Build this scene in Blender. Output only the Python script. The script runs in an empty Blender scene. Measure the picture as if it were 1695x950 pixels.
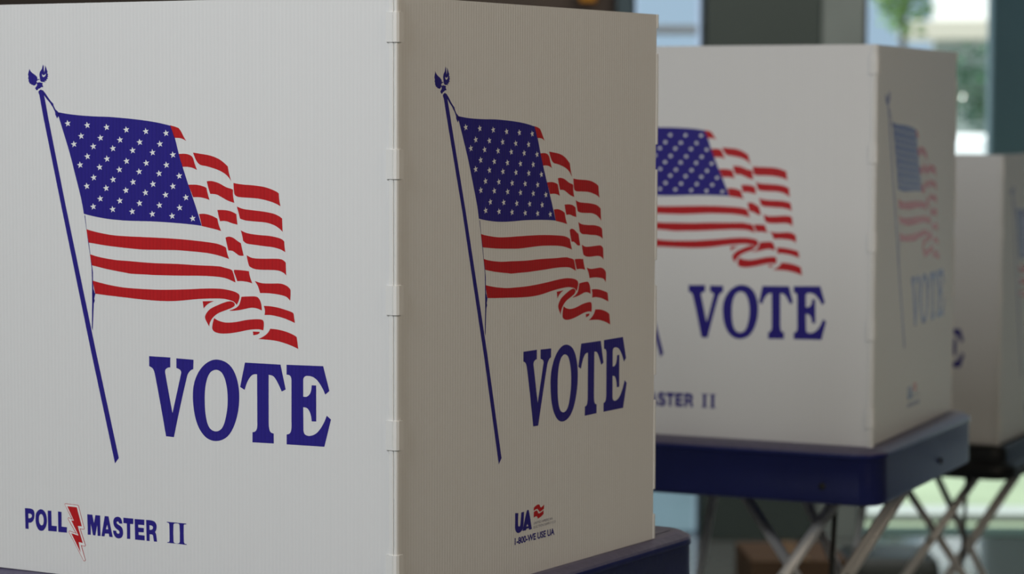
import bpy, bmesh, math, random
from mathutils import Vector, Matrix, noise
from mathutils.geometry import tessellate_polygon

# ------------------------------------------------------------------ camera, world, lights, exposure
SC = bpy.context.scene
COL = SC.collection
H = 1.25
cam = bpy.data.cameras.new('camera'); co = bpy.data.objects.new('camera', cam); COL.objects.link(co)
cam.sensor_fit = 'HORIZONTAL'; cam.sensor_width = 36.0
F_PX, PITCH, ROLL = 4149.77, 0.0694314, 0.00344543
cam.lens = F_PX / 1695.0 * 36.0
cam.clip_start = .05; cam.clip_end = 500
co.location = (0, 0, H)
co.rotation_euler = (Matrix.Rotation(math.pi/2 - PITCH, 3, 'X') @ Matrix.Rotation(ROLL, 3, 'Z')).to_euler()
cam.dof.use_dof = True; cam.dof.focus_distance = 2.08; cam.dof.aperture_fstop = 7.4
SC.camera = co
SC.view_settings.view_transform = 'Standard'; SC.view_settings.look = 'None'
SC.view_settings.exposure = 0.0; SC.view_settings.gamma = 1.0
SC.view_settings.use_curve_mapping = False
SC.cycles.use_denoising = True
SC.cycles.max_bounces = 8; SC.cycles.transparent_max_bounces = 12
SC.cycles.caustics_reflective = False; SC.cycles.caustics_refractive = False

W = bpy.data.worlds.new('sky'); SC.world = W; W.use_nodes = True
wb = W.node_tree.nodes['Background']
wb.inputs['Color'].default_value = (.46, .60, .78, 1); wb.inputs['Strength'].default_value = 0.95

def area(name, loc, target, sx, sy, power, col):
    l = bpy.data.lights.new(name, 'AREA'); l.shape = 'RECTANGLE'; l.size = sx; l.size_y = sy
    l.energy = power; l.color = col
    o = bpy.data.objects.new(name, l); COL.objects.link(o); o.location = loc
    o.rotation_euler = (Vector(target) - Vector(loc)).to_track_quat('-Z', 'Y').to_euler()
    return o
area('left_daylight_fill', (-1.45, .05, 2.35), (-.2, 2.2, 1.1), 1.5, 1.2, 48, (.94, .97, 1.0))  # added area lamp inside the room for daylight from the left, no window there
area('warm_fill_light', (1.75, .6, 2.5), (.1, 2.4, 1.0), 1.1, 1.1, 18, (1.0, .84, .66))  # unseen warm fill hung below the ceiling, added to lift the booth sides
area('rear_fill_light', (.9, 5.9, 2.93), (.9, 6.4, 0), 1.6, .8, 22, (1.0, .96, .90))  # fill added to brighten the dim end wall, no fixture built
sun = bpy.data.lights.new('sun', 'SUN'); sun.energy = 8.0; sun.angle = .01; sun.color = (1, .96, .9)
so = bpy.data.objects.new('sun', sun); COL.objects.link(so)
so.rotation_euler = Vector((.62, .02, -.75)).to_track_quat('-Z', 'Y').to_euler()

# ------------------------------------------------------------------ materials
def mat(name, col, rough=.5, metal=0.0, spec=.5, var=0.0, scale=20, bump=0.0, coat=0.0, sub=0.0):
    m = bpy.data.materials.new(name); m.use_nodes = True; nt = m.node_tree; b = nt.nodes['Principled BSDF']
    b.inputs['Roughness'].default_value = rough; b.inputs['Metallic'].default_value = metal
    b.inputs['Specular IOR Level'].default_value = spec; b.inputs['Coat Weight'].default_value = coat
    tc = nt.nodes.new('ShaderNodeTexCoord'); nz = nt.nodes.new('ShaderNodeTexNoise')
    nz.inputs['Scale'].default_value = scale; nt.links.new(tc.outputs['Object'], nz.inputs['Vector'])
    rp = nt.nodes.new('ShaderNodeMix'); rp.data_type = 'RGBA'
    rp.inputs['A'].default_value = tuple(c*(1-var) for c in col) + (1,)
    rp.inputs['B'].default_value = tuple(min(1, c*(1+var)) for c in col) + (1,)
    nt.links.new(nz.outputs['Fac'], rp.inputs['Factor']); nt.links.new(rp.outputs['Result'], b.inputs['Base Color'])
    if bump:
        bp = nt.nodes.new('ShaderNodeBump'); bp.inputs['Strength'].default_value = bump; bp.inputs['Distance'].default_value = .002
        nt.links.new(nz.outputs['Fac'], bp.inputs['Height']); nt.links.new(bp.outputs['Normal'], b.inputs['Normal'])
    return m
def corrugated(name, col, amp=.03, rough=.45, spec=.35, wide=.35):
    """fluted plastic sheet: fine upright ribs along the sheet's own x axis"""
    m = bpy.data.materials.new(name); m.use_nodes = True; nt = m.node_tree; b = nt.nodes['Principled BSDF']
    N = nt.nodes.new; L = nt.links.new
    b.inputs['Roughness'].default_value = rough; b.inputs['Specular IOR Level'].default_value = spec
    tc = N('ShaderNodeTexCoord'); sp = N('ShaderNodeSeparateXYZ'); L(tc.outputs['Object'], sp.inputs[0])
    mu = N('ShaderNodeMath'); mu.operation = 'MULTIPLY'; mu.inputs[1].default_value = 2*math.pi/.0038; L(sp.outputs['X'], mu.inputs[0])
    sn = N('ShaderNodeMath'); sn.operation = 'SINE'; L(mu.outputs[0], sn.inputs[0])
    ab = N('ShaderNodeMath'); ab.operation = 'MULTIPLY_ADD'; ab.inputs[1].default_value = .5; ab.inputs[2].default_value = .5; L(sn.outputs[0], ab.inputs[0])
    pw = N('ShaderNodeMath'); pw.operation = 'POWER'; pw.inputs[1].default_value = 4; L(ab.outputs[0], pw.inputs[0])
    # slow variation from rib to rib
    mp = N('ShaderNodeMapping'); mp.inputs['Scale'].default_value = (170, 1, .8); L(tc.outputs['Object'], mp.inputs[0])
    nz = N('ShaderNodeTexNoise'); nz.inputs['Scale'].default_value = 1.0; L(mp.outputs[0], nz.inputs['Vector'])
    a1 = N('ShaderNodeMath'); a1.operation = 'MULTIPLY_ADD'; a1.inputs[1].default_value = -amp; a1.inputs[2].default_value = 1.0; L(pw.outputs[0], a1.inputs[0])
    a2 = N('ShaderNodeMath'); a2.operation = 'MULTIPLY_ADD'; a2.inputs[1].default_value = amp*2; L(nz.outputs['Fac'], a2.inputs[0]); L(a1.outputs[0], a2.inputs[2])
    a3 = N('ShaderNodeMath'); a3.operation = 'SUBTRACT'; a3.inputs[1].default_value = amp; L(a2.outputs[0], a3.inputs[0])
    vm = N('ShaderNodeVectorMath'); vm.operation = 'SCALE'; vm.inputs[0].default_value = col; L(a3.outputs[0], vm.inputs['Scale'])
    L(vm.outputs[0], b.inputs['Base Color'])
    bp = N('ShaderNodeBump'); bp.inputs['Strength'].default_value = .12; bp.inputs['Distance'].default_value = .0004
    L(sn.outputs[0], bp.inputs['Height']); L(bp.outputs['Normal'], b.inputs['Normal'])
    return m
M = {}
M['sheet'] = corrugated('white_fluted_plastic', (.765, .76, .745), .012, .45, .25)
M['blue'] = corrugated('blue_ink', (.030, .022, .235), .10, .32, .30)
M['red'] = corrugated('red_ink', (.52, .018, .022), .10, .32, .30)
M['white'] = corrugated('unprinted_white', (.84, .835, .82), .02)
M['grey'] = corrugated('grey_ink', (.22, .22, .30), .05)
M['clip'] = mat('milky_plastic_clip', (.80, .79, .76), .35, var=.03)
M['strip'] = mat('folded_plastic_edge', (.80, .79, .76), .4, var=.02)
M['seam'] = mat('seam_shadow_gap', (.25, .24, .22), .8)
M['tray'] = mat('navy_moulded_plastic', (.012, .017, .105), .32, spec=.3, var=.12, scale=60, bump=.12)
M['traytop'] = mat('worn_navy_plastic', (.095, .085, .14), .40, var=.2, scale=120, bump=.3)
M['blacktray'] = mat('black_moulded_plastic', (.010, .011, .012), .45, spec=.3, var=.1, scale=60)
M['alu'] = mat('brushed_aluminium', (.78, .77, .75), .34, metal=.12, var=.06, scale=40)
M['foot'] = mat('black_rubber', (.015, .015, .015), .7)
M['rod'] = mat('dark_steel', (.07, .065, .06), .45, metal=.6)

# ------------------------------------------------------------------ helpers
def obj(name, bm, m, parent=None, smooth=False, extra=()):
    me = bpy.data.meshes.new(name)
    bmesh.ops.recalc_face_normals(bm, faces=bm.faces[:])
    bm.to_mesh(me); bm.free()
    me.materials.append(M[m] if isinstance(m, str) else m)
    for e in extra: me.materials.append(M[e] if isinstance(e, str) else e)
    if smooth:
        for p in me.polygons: p.use_smooth = True
    o = bpy.data.objects.new(name, me); COL.objects.link(o)
    if parent: o.parent = parent
    return o
def thing(name, label, cat, loc=(0, 0, 0), rz=0, group=None):
    o = bpy.data.objects.new(name, None); COL.objects.link(o); o.empty_display_size = .1
    o.location = loc; o.rotation_euler = (0, 0, rz); tag(o, label, cat, group); return o
def tag(o, label, cat, group=None):
    o['label'] = label; o['category'] = cat
    if group: o['group'] = group
    return o
def struct(o): o['kind'] = 'structure'; return o
def box(bm, lo, hi, bev=0, seg=2):
    x0, y0, z0 = lo; x1, y1, z1 = hi
    vs = [bm.verts.new(c) for c in ((x0,y0,z0),(x1,y0,z0),(x1,y1,z0),(x0,y1,z0),(x0,y0,z1),(x1,y0,z1),(x1,y1,z1),(x0,y1,z1))]
    fs = [bm.faces.new([vs[i] for i in f]) for f in ((3,2,1,0),(4,5,6,7),(0,1,5,4),(1,2,6,5),(2,3,7,6),(3,0,4,7))]
    if bev:
        es = list({e for f in fs for e in f.edges})
        bmesh.ops.bevel(bm, geom=es, offset=bev, segments=seg, affect='EDGES', profile=.5)
def nb(): return bmesh.new()
def bx(lo, hi, bev=0, seg=2):
    bm = nb(); box(bm, lo, hi, bev, seg); return bm
def tube(bm, a, b, r, r2=None, n=20, cap=True):
    a = Vector(a); b = Vector(b); r2 = r if r2 is None else r2
    d = (b-a).normalized(); u = d.orthogonal().normalized(); v = d.cross(u)
    R1 = [bm.verts.new(a + r*(math.cos(2*math.pi*k/n)*u + math.sin(2*math.pi*k/n)*v)) for k in range(n)]
    R2 = [bm.verts.new(b + r2*(math.cos(2*math.pi*k/n)*u + math.sin(2*math.pi*k/n)*v)) for k in range(n)]
    for k in range(n): bm.faces.new((R1[k], R1[(k+1) % n], R2[(k+1) % n], R2[k]))
    if cap: bm.faces.new(R1[::-1]); bm.faces.new(R2)
def prism(bm, prof, z0, z1):
    A = [bm.verts.new((x, y, z0)) for x, y in prof]; B = [bm.verts.new((x, y, z1)) for x, y in prof]; n = len(prof)
    for k in range(n): bm.faces.new((A[k], A[(k+1) % n], B[(k+1) % n], B[k]))
    bm.faces.new(A[::-1]); bm.faces.new(B)
def rrect(x0, x1, y0, y1, r, n=8):
    out = []
    for cx, cy, a0 in ((x1-r, y0+r, -90), (x1-r, y1-r, 0), (x0+r, y1-r, 90), (x0+r, y0+r, 180)):
        for k in range(n+1):
            a = math.radians(a0 + 90*k/n); out.append((cx + r*math.cos(a), cy + r*math.sin(a)))
    return out
def rings(bm, RR, cap0=True, cap1=True):
    V = [[bm.verts.new((x, y, z)) for x, y in ring] for ring, z in RR]
    n = len(V[0])
    for A, B in zip(V, V[1:]):
        for k in range(n): bm.faces.new((A[k], A[(k+1) % n], B[(k+1) % n], B[k]))
    if cap0: bm.faces.new(V[0][::-1])
    if cap1: bm.faces.new(V[-1])

# ------------------------------------------------------------------ the print (outlines in millimetres from the sheet's corner edge and the print's zero line)
ART = {
 'flag': [
  ["blue",0,[[-340.85,74.59],[-335.08,73.76],[-329.3,72.99],[-323.51,72.38],[-316.15,71.82],[-308.79,71.4],[-301.46,71.06],[-295.61,70.9],[-289.77,70.8],[-283.96,70.61],[-275.26,70.11],[-266.6,69.51],[-257.99,68.82],[-250.81,68.17],[-243.67,67.41],[-236.59,66.52],[-231.03,65.64],[-225.52,64.62],[-220.04,63.53],[-218.4,60.17],[-216.85,56.78],[-215.47,53.34],[-214.01,48.83],[-212.72,44.28],[-211.34,39.76],[-209.36,34.09],[-207.28,28.44],[-205.14,22.81],[-203.12,17.73],[-201.03,12.66],[-198.94,7.6],[-196.86,2.54],[-194.78,-2.52],[-192.75,-7.58],[-191.2,-11.62],[-189.7,-15.67],[-188.23,-19.72],[-191.85,-19.38],[-195.47,-19.06],[-199.12,-18.8],[-206.12,-18.4],[-213.16,-18.06],[-220.22,-17.78],[-227.3,-17.55],[-234.41,-17.38],[-241.54,-17.27],[-247.26,-17.26],[-253.0,-17.31],[-258.75,-17.33],[-263.07,-17.31],[-267.4,-17.25],[-271.74,-17.13],[-276.82,-16.92],[-281.91,-16.66],[-286.99,-16.27],[-292.12,-15.74],[-297.23,-15.09],[-302.33,-14.37],[-305.8,-13.81],[-309.25,-13.18],[-312.69,-12.51],[-313.5,-8.26],[-314.39,-4.02],[-315.43,0.2],[-317.47,7.17],[-319.66,14.11],[-321.86,21.06],[-323.6,26.87],[-325.35,32.69],[-327.22,38.48],[-329.29,44.31],[-331.49,50.11],[-333.7,55.91],[-336.07,62.14],[-338.45,68.36]],[]],
  ["blue",0,[[-311.42,-13.16],[-309.68,-25.81],[-307.58,-36.87],[-305.92,-47.15],[-304.15,-57.6],[-303.32,-62.83],[-303.39,-69.84],[-302.92,-77.71],[-302.59,-88.22],[-304.12,-112.79],[-305.09,-110.2],[-304.47,-88.29],[-304.57,-66.37],[-304.72,-59.37],[-306.26,-48.03],[-308.35,-36.71],[-309.9,-26.25],[-311.99,-14.49]],[]],
  ["blue",0,[[-303.08,-76.57],[-302.11,-78.5],[-301.8,-80.07],[-300.81,-80.82],[-302.18,-85.08],[-301.54,-87.02],[-302.55,-89.03],[-303.86,-87.77],[-303.49,-83.81],[-303.62,-79.87]],[]],
  ["blue",0,[[-358.74,93.97],[-356.07,93.14],[-355.07,88.76],[-353.07,80.54],[-350.74,69.58],[-332.48,-5.74],[-300.99,-129.77],[-276.93,-221.21],[-281.08,-226.21],[-306.31,-130.04],[-337.45,-5.84],[-356.01,69.56],[-358.34,79.98],[-360.34,89.31],[-361.37,91.51],[-361.36,92.33],[-359.94,93.42]],[]],
  ["blue",0,[[-356.42,93.42],[-353.3,90.4],[-350.19,86.57],[-347.07,83.28],[-345.13,81.92],[-344.66,80.0],[-342.6,76.73],[-340.87,75.64],[-339.14,74.11],[-338.1,73.19],[-340.94,69.07],[-343.0,72.35],[-343.19,74.54],[-345.72,78.91],[-347.11,80.27],[-348.14,81.92],[-351.95,85.47],[-355.42,89.31]],[]],
  ["blue",0,[[-371.0,111.85],[-369.96,109.92],[-367.86,108.26],[-364.36,106.33],[-362.62,104.67],[-362.15,102.75],[-360.17,103.24],[-359.69,102.47],[-362.02,102.15],[-363.37,100.84],[-362.68,99.74],[-364.82,97.82],[-366.59,97.28],[-367.64,98.1],[-368.7,97.83],[-369.75,98.93],[-370.81,98.94],[-371.5,100.31],[-372.2,101.14],[-372.04,102.51],[-372.73,103.61],[-372.14,105.26],[-372.83,106.91],[-372.24,108.56],[-371.73,109.93]],[]],
  ["blue",0,[[-363.38,99.74],[-360.21,100.28],[-358.66,100.0],[-357.05,99.72],[-356.35,98.9],[-357.07,98.08],[-356.03,96.98],[-356.39,95.89],[-357.79,96.16],[-358.72,95.62],[-359.92,94.79],[-360.98,94.8],[-362.41,93.43],[-363.82,93.43],[-364.16,94.25],[-365.07,94.91],[-364.13,96.17],[-363.07,97.0],[-362.7,98.37]],[]],
  ["blue",0,[[-355.94,115.6],[-355.26,113.95],[-355.14,111.76],[-354.83,108.75],[-354.1,110.66],[-353.72,113.12],[-353.84,114.76],[-352.67,113.12],[-351.99,111.2],[-350.96,109.28],[-351.54,107.91],[-350.29,107.09],[-351.14,106.0],[-350.17,105.45],[-351.59,104.08],[-350.48,103.26],[-352.45,102.72],[-352.11,101.62],[-354.57,101.36],[-353.18,100.37],[-357.74,100.55],[-358.93,101.1],[-359.47,102.74],[-359.8,104.66],[-360.13,106.86],[-359.39,109.32],[-357.25,111.77]],[[[-357.31,107.39],[-355.91,106.29],[-354.51,106.56],[-352.74,107.65],[-353.46,105.73],[-355.58,104.54],[-356.98,105.47]]]],
  ["red",0,[[-220.34,63.87],[-218.88,63.59],[-217.42,63.29],[-215.99,62.95],[-214.43,62.53],[-212.88,62.06],[-211.35,61.58],[-210.45,60.55],[-209.57,59.51],[-208.77,58.44],[-207.79,56.9],[-206.87,55.33],[-205.91,53.78],[-205.18,52.79],[-204.41,51.83],[-203.61,50.88],[-205.28,51.7],[-206.99,52.42],[-208.81,52.94],[-211.18,53.29],[-213.6,53.43],[-216.05,53.47]],[]],
  ["red",0,[[-211.8,39.92],[-209.37,40.1],[-206.96,40.19],[-204.55,40.12],[-202.81,39.92],[-201.11,39.55],[-199.51,39.01],[-198.48,38.46],[-197.6,37.76],[-196.93,36.93],[-196.22,35.43],[-195.75,33.85],[-195.23,32.29],[-194.41,30.42],[-193.56,28.56],[-192.67,26.72],[-194.21,27.39],[-195.79,28.01],[-197.41,28.52],[-199.06,28.88],[-200.75,29.12],[-202.46,29.27],[-204.14,29.32],[-205.83,29.28],[-207.52,29.2]],[]],
  ["red",0,[[-196.75,41.25],[-194.06,40.95],[-191.38,40.63],[-188.71,40.29],[-185.34,39.9],[-181.99,39.49],[-178.69,38.89],[-175.76,38.13],[-172.9,37.19],[-170.15,36.09],[-168.17,35.07],[-166.3,33.9],[-164.49,32.68],[-163.36,31.88],[-162.29,31.04],[-161.24,30.17],[-160.97,28.51],[-160.66,26.85],[-160.27,25.21],[-159.55,22.77],[-158.75,20.35],[-157.9,17.95],[-159.05,19.48],[-160.29,20.95],[-161.71,22.29],[-163.45,23.57],[-165.35,24.7],[-167.37,25.68],[-170.13,26.75],[-172.99,27.65],[-175.9,28.47],[-178.72,29.16],[-181.59,29.76],[-184.47,30.33],[-186.17,30.56],[-187.88,30.75],[-189.48,31.19],[-190.88,31.96],[-192.08,32.94],[-193.06,34.06],[-194.5,36.37],[-195.69,38.79]],[]],
  ["red",0,[[-201.84,14.3],[-198.94,14.47],[-196.06,14.54],[-193.18,14.45],[-190.76,14.17],[-188.36,13.71],[-186.01,13.17],[-185.02,12.87],[-184.07,12.49],[-183.15,12.06],[-182.71,10.31],[-182.25,8.57],[-181.75,6.84],[-181.22,5.21],[-180.65,3.59],[-180.06,1.97],[-181.56,2.46],[-183.08,2.91],[-184.63,3.28],[-186.52,3.64],[-188.44,3.93],[-190.37,4.1],[-192.53,4.15],[-194.69,4.09],[-196.86,3.98]],[]],
  ["red",0,[[-182.83,17.54],[-181.0,17.73],[-179.19,17.83],[-177.39,17.74],[-174.96,17.37],[-172.58,16.82],[-170.27,16.12],[-167.87,15.13],[-165.56,14.0],[-163.17,12.99],[-161.07,12.4],[-158.91,11.93],[-156.81,11.36],[-156.49,11.17],[-156.28,10.89],[-156.1,10.56],[-156.19,9.09],[-156.22,7.62],[-156.12,6.16],[-155.81,4.15],[-155.38,2.15],[-154.88,0.16],[-157.23,0.69],[-159.55,1.29],[-161.82,1.99],[-163.74,2.78],[-165.6,3.68],[-167.49,4.55],[-169.33,5.37],[-171.2,6.17],[-173.17,6.77],[-175.17,7.06],[-177.23,7.14],[-179.31,7.12],[-179.9,8.57],[-180.47,10.04],[-181.0,11.51],[-181.65,13.51],[-182.25,15.52]],[]],
  ["red",0,[[-155.65,16.59],[-152.97,16.2],[-150.29,15.85],[-147.6,15.57],[-143.86,15.33],[-140.1,15.17],[-136.36,14.95],[-132.61,14.69],[-128.88,14.37],[-125.18,13.88],[-122.35,13.3],[-119.58,12.55],[-116.84,11.73],[-115.18,11.18],[-113.56,10.56],[-111.99,9.87],[-111.39,9.52],[-110.85,9.09],[-110.34,8.64],[-110.26,6.95],[-110.14,5.27],[-109.94,3.6],[-109.6,1.8],[-109.18,0.02],[-108.71,-1.76],[-110.46,-0.88],[-112.25,-0.06],[-114.11,0.65],[-116.84,1.47],[-119.62,2.16],[-122.44,2.78],[-125.2,3.31],[-127.99,3.77],[-130.81,4.11],[-134.53,4.38],[-138.28,4.54],[-142.03,4.7],[-144.85,4.78],[-147.68,4.86],[-150.48,5.11],[-151.75,5.38],[-152.95,5.81],[-154.0,6.43],[-154.52,7.03],[-154.82,7.75],[-154.98,8.5],[-155.32,11.18],[-155.52,13.89]],[]],
  ["red",0,[[-190.9,-9.93],[-188.82,-9.73],[-186.76,-9.61],[-184.72,-9.67],[-182.28,-10.01],[-179.89,-10.51],[-177.56,-11.14],[-175.7,-11.78],[-173.91,-12.54],[-172.15,-13.35],[-171.76,-15.1],[-171.32,-16.85],[-170.75,-18.56],[-170.0,-20.27],[-169.14,-21.95],[-168.21,-23.62],[-170.39,-23.1],[-172.57,-22.61],[-174.77,-22.15],[-177.14,-21.72],[-179.53,-21.33],[-181.92,-20.93],[-183.92,-20.6],[-185.93,-20.26],[-187.94,-19.92]],[]],
  ["red",0,[[-172.1,-6.13],[-169.63,-6.04],[-167.16,-6.01],[-164.7,-6.08],[-162.54,-6.26],[-160.4,-6.55],[-158.32,-6.99],[-156.42,-7.6],[-154.59,-8.35],[-152.81,-9.18],[-152.7,-10.61],[-152.57,-12.04],[-152.41,-13.46],[-152.2,-14.93],[-151.97,-16.39],[-151.72,-17.85],[-153.71,-17.5],[-155.69,-17.14],[-157.66,-16.72],[-159.54,-16.19],[-161.41,-15.62],[-163.33,-15.23],[-165.35,-15.13],[-167.39,-15.21],[-169.45,-15.38],[-169.94,-13.92],[-170.41,-12.46],[-170.85,-10.99],[-171.29,-9.38],[-171.71,-7.75]],[]],
  ["red",0,[[-152.35,-2.8],[-150.37,-3.52],[-148.36,-4.16],[-146.29,-4.64],[-143.04,-5.07],[-139.75,-5.33],[-136.46,-5.58],[-132.72,-5.87],[-128.98,-6.13],[-125.27,-6.49],[-121.99,-6.89],[-118.74,-7.37],[-115.53,-7.99],[-113.62,-8.51],[-111.77,-9.17],[-109.99,-9.93],[-108.96,-10.48],[-108.0,-11.13],[-107.09,-11.81],[-107.07,-13.54],[-107.03,-15.26],[-106.97,-16.97],[-106.86,-18.88],[-106.72,-20.79],[-106.57,-22.7],[-107.66,-21.71],[-108.8,-20.77],[-110.02,-19.92],[-111.78,-18.89],[-113.62,-17.96],[-115.56,-17.19],[-118.27,-16.39],[-121.06,-15.77],[-123.91,-15.32],[-127.61,-15.03],[-131.35,-14.92],[-135.1,-14.78],[-137.91,-14.64],[-140.73,-14.47],[-143.52,-14.18],[-145.43,-13.82],[-147.3,-13.35],[-149.16,-12.81],[-149.61,-11.27],[-150.07,-9.74],[-150.54,-8.21],[-151.13,-6.4],[-151.74,-4.6]],[]],
  ["red",0,[[-148.5,-22.45],[-146.44,-23.29],[-144.34,-24.04],[-142.17,-24.6],[-138.46,-25.16],[-134.7,-25.52],[-130.94,-25.8],[-127.21,-25.98],[-123.48,-26.09],[-119.77,-26.31],[-116.97,-26.63],[-114.19,-27.06],[-111.44,-27.58],[-110.01,-27.9],[-108.61,-28.32],[-107.29,-28.84],[-106.47,-29.31],[-105.75,-29.88],[-105.08,-30.5],[-105.02,-31.84],[-104.94,-33.18],[-104.81,-34.51],[-104.58,-36.12],[-104.31,-37.72],[-104.0,-39.31],[-105.51,-38.5],[-107.06,-37.75],[-108.7,-37.15],[-111.42,-36.44],[-114.2,-35.88],[-117.03,-35.44],[-119.79,-35.18],[-122.59,-35.04],[-125.39,-34.88],[-128.65,-34.61],[-131.92,-34.31],[-135.18,-34.01],[-137.55,-33.85],[-139.91,-33.68],[-142.21,-33.28],[-143.63,-32.73],[-144.92,-31.96],[-146.14,-31.07],[-146.42,-29.53],[-146.73,-27.99],[-147.11,-26.47],[-147.52,-25.11],[-147.99,-23.78]],[]],
  ["red",0,[[-310.12,-25.64],[-307.85,-26.17],[-305.58,-26.68],[-303.29,-27.13],[-299.64,-27.76],[-295.97,-28.33],[-292.3,-28.85],[-288.67,-29.31],[-285.02,-29.72],[-281.37,-30.04],[-277.01,-30.29],[-272.66,-30.44],[-268.3,-30.55],[-262.89,-30.64],[-257.48,-30.68],[-252.08,-30.72],[-244.15,-30.8],[-236.24,-30.89],[-228.36,-31.01],[-222.51,-31.12],[-216.67,-31.27],[-210.85,-31.47],[-205.05,-31.73],[-199.26,-32.04],[-193.49,-32.4],[-188.2,-32.74],[-182.94,-33.12],[-177.7,-33.59],[-175.29,-33.86],[-172.9,-34.21],[-170.56,-34.67],[-168.61,-35.18],[-166.72,-35.8],[-164.87,-36.49],[-164.36,-36.73],[-163.89,-37.04],[-163.45,-37.38],[-163.18,-38.74],[-162.87,-40.09],[-162.48,-41.42],[-161.84,-43.16],[-161.13,-44.89],[-160.37,-46.6],[-162.35,-46.05],[-164.33,-45.52],[-166.34,-45.03],[-169.17,-44.41],[-172.02,-43.82],[-174.89,-43.32],[-178.21,-42.83],[-181.55,-42.42],[-184.92,-42.1],[-189.7,-41.79],[-194.51,-41.56],[-199.33,-41.36],[-204.15,-41.15],[-208.98,-40.96],[-213.83,-40.85],[-218.69,-40.87],[-223.56,-40.96],[-228.44,-41.05],[-235.61,-41.19],[-242.8,-41.34],[-250.02,-41.38],[-254.34,-41.26],[-258.65,-41.05],[-262.97,-40.81],[-267.67,-40.56],[-272.38,-40.3],[-277.1,-40.0],[-281.46,-39.7],[-285.83,-39.37],[-290.21,-38.99],[-293.87,-38.63],[-297.53,-38.22],[-301.19,-37.82],[-303.39,-37.59],[-305.6,-37.36],[-307.81,-37.13]],[]],
  ["red",0,[[-163.97,-29.01],[-162.86,-28.53],[-161.73,-28.16],[-160.56,-27.99],[-159.09,-28.07],[-157.66,-28.36],[-156.31,-28.8],[-154.83,-29.53],[-153.46,-30.39],[-152.07,-31.24],[-150.86,-31.88],[-149.64,-32.5],[-148.41,-33.11],[-148.0,-34.76],[-147.59,-36.41],[-147.16,-38.06],[-146.67,-39.86],[-146.16,-41.67],[-145.64,-43.46],[-147.13,-43.57],[-148.6,-43.57],[-150.01,-43.37],[-151.26,-42.87],[-152.4,-42.18],[-153.54,-41.5],[-154.68,-40.85],[-155.83,-40.22],[-157.07,-39.75],[-158.36,-39.56],[-159.69,-39.55],[-161.05,-39.63],[-161.62,-37.71],[-162.18,-35.79],[-162.72,-33.86],[-163.15,-32.25],[-163.57,-30.63]],[]],
  ["red",0,[[-142.67,-42.79],[-140.74,-43.74],[-138.75,-44.53],[-136.64,-45.04],[-132.93,-45.34],[-129.18,-45.33],[-125.43,-45.27],[-121.71,-45.17],[-117.99,-45.01],[-114.28,-44.92],[-112.18,-44.89],[-110.08,-44.93],[-108.04,-45.18],[-106.79,-45.6],[-105.65,-46.22],[-104.58,-46.91],[-104.2,-47.23],[-103.89,-47.61],[-103.62,-48.03],[-103.58,-49.63],[-103.54,-51.24],[-103.49,-52.85],[-103.42,-54.68],[-103.33,-56.52],[-103.24,-58.36],[-104.07,-57.53],[-104.97,-56.77],[-106.0,-56.15],[-107.76,-55.43],[-109.61,-54.87],[-111.54,-54.5],[-114.29,-54.29],[-117.09,-54.29],[-119.88,-54.32],[-122.68,-54.38],[-125.47,-54.47],[-128.27,-54.48],[-130.62,-54.41],[-132.97,-54.26],[-135.27,-53.91],[-136.94,-53.42],[-138.51,-52.75],[-140.04,-51.98],[-140.6,-50.58],[-141.12,-49.17],[-141.57,-47.74],[-141.99,-46.1],[-142.35,-44.45]],[]],
  ["red",0,[[-306.58,-46.99],[-304.1,-47.61],[-301.61,-48.19],[-299.1,-48.69],[-295.46,-49.29],[-291.8,-49.81],[-288.13,-50.27],[-284.49,-50.66],[-280.85,-50.98],[-277.2,-51.23],[-272.49,-51.42],[-267.77,-51.52],[-263.07,-51.65],[-258.74,-51.82],[-254.42,-52.02],[-250.11,-52.19],[-245.45,-52.33],[-240.8,-52.45],[-236.15,-52.51],[-228.71,-52.49],[-221.3,-52.42],[-213.91,-52.4],[-206.64,-52.53],[-199.4,-52.72],[-192.18,-52.87],[-184.98,-52.88],[-177.8,-52.85],[-170.66,-52.99],[-168.74,-53.2],[-166.85,-53.58],[-164.96,-53.97],[-163.06,-54.29],[-161.15,-54.63],[-159.28,-55.06],[-158.54,-55.32],[-157.84,-55.66],[-157.16,-56.03],[-156.56,-57.48],[-155.99,-58.93],[-155.48,-60.4],[-154.92,-62.23],[-154.42,-64.08],[-153.95,-65.93],[-155.73,-65.27],[-157.52,-64.63],[-159.33,-64.03],[-161.19,-63.44],[-163.08,-62.89],[-165.01,-62.48],[-167.83,-62.11],[-170.69,-61.88],[-173.57,-61.73],[-178.33,-61.58],[-183.12,-61.51],[-187.91,-61.53],[-194.16,-61.66],[-200.43,-61.87],[-206.71,-62.06],[-216.51,-62.28],[-226.35,-62.47],[-236.23,-62.61],[-240.52,-62.59],[-244.82,-62.52],[-249.12,-62.45],[-253.79,-62.44],[-258.48,-62.43],[-263.17,-62.32],[-264.98,-62.16],[-266.78,-61.9],[-268.59,-61.64],[-271.48,-61.3],[-274.39,-60.97],[-277.29,-60.63],[-280.93,-60.19],[-284.57,-59.75],[-288.21,-59.25],[-291.14,-58.8],[-294.07,-58.31],[-296.99,-57.8],[-299.48,-57.36],[-301.98,-56.92],[-304.47,-56.47]],[]],
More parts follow.
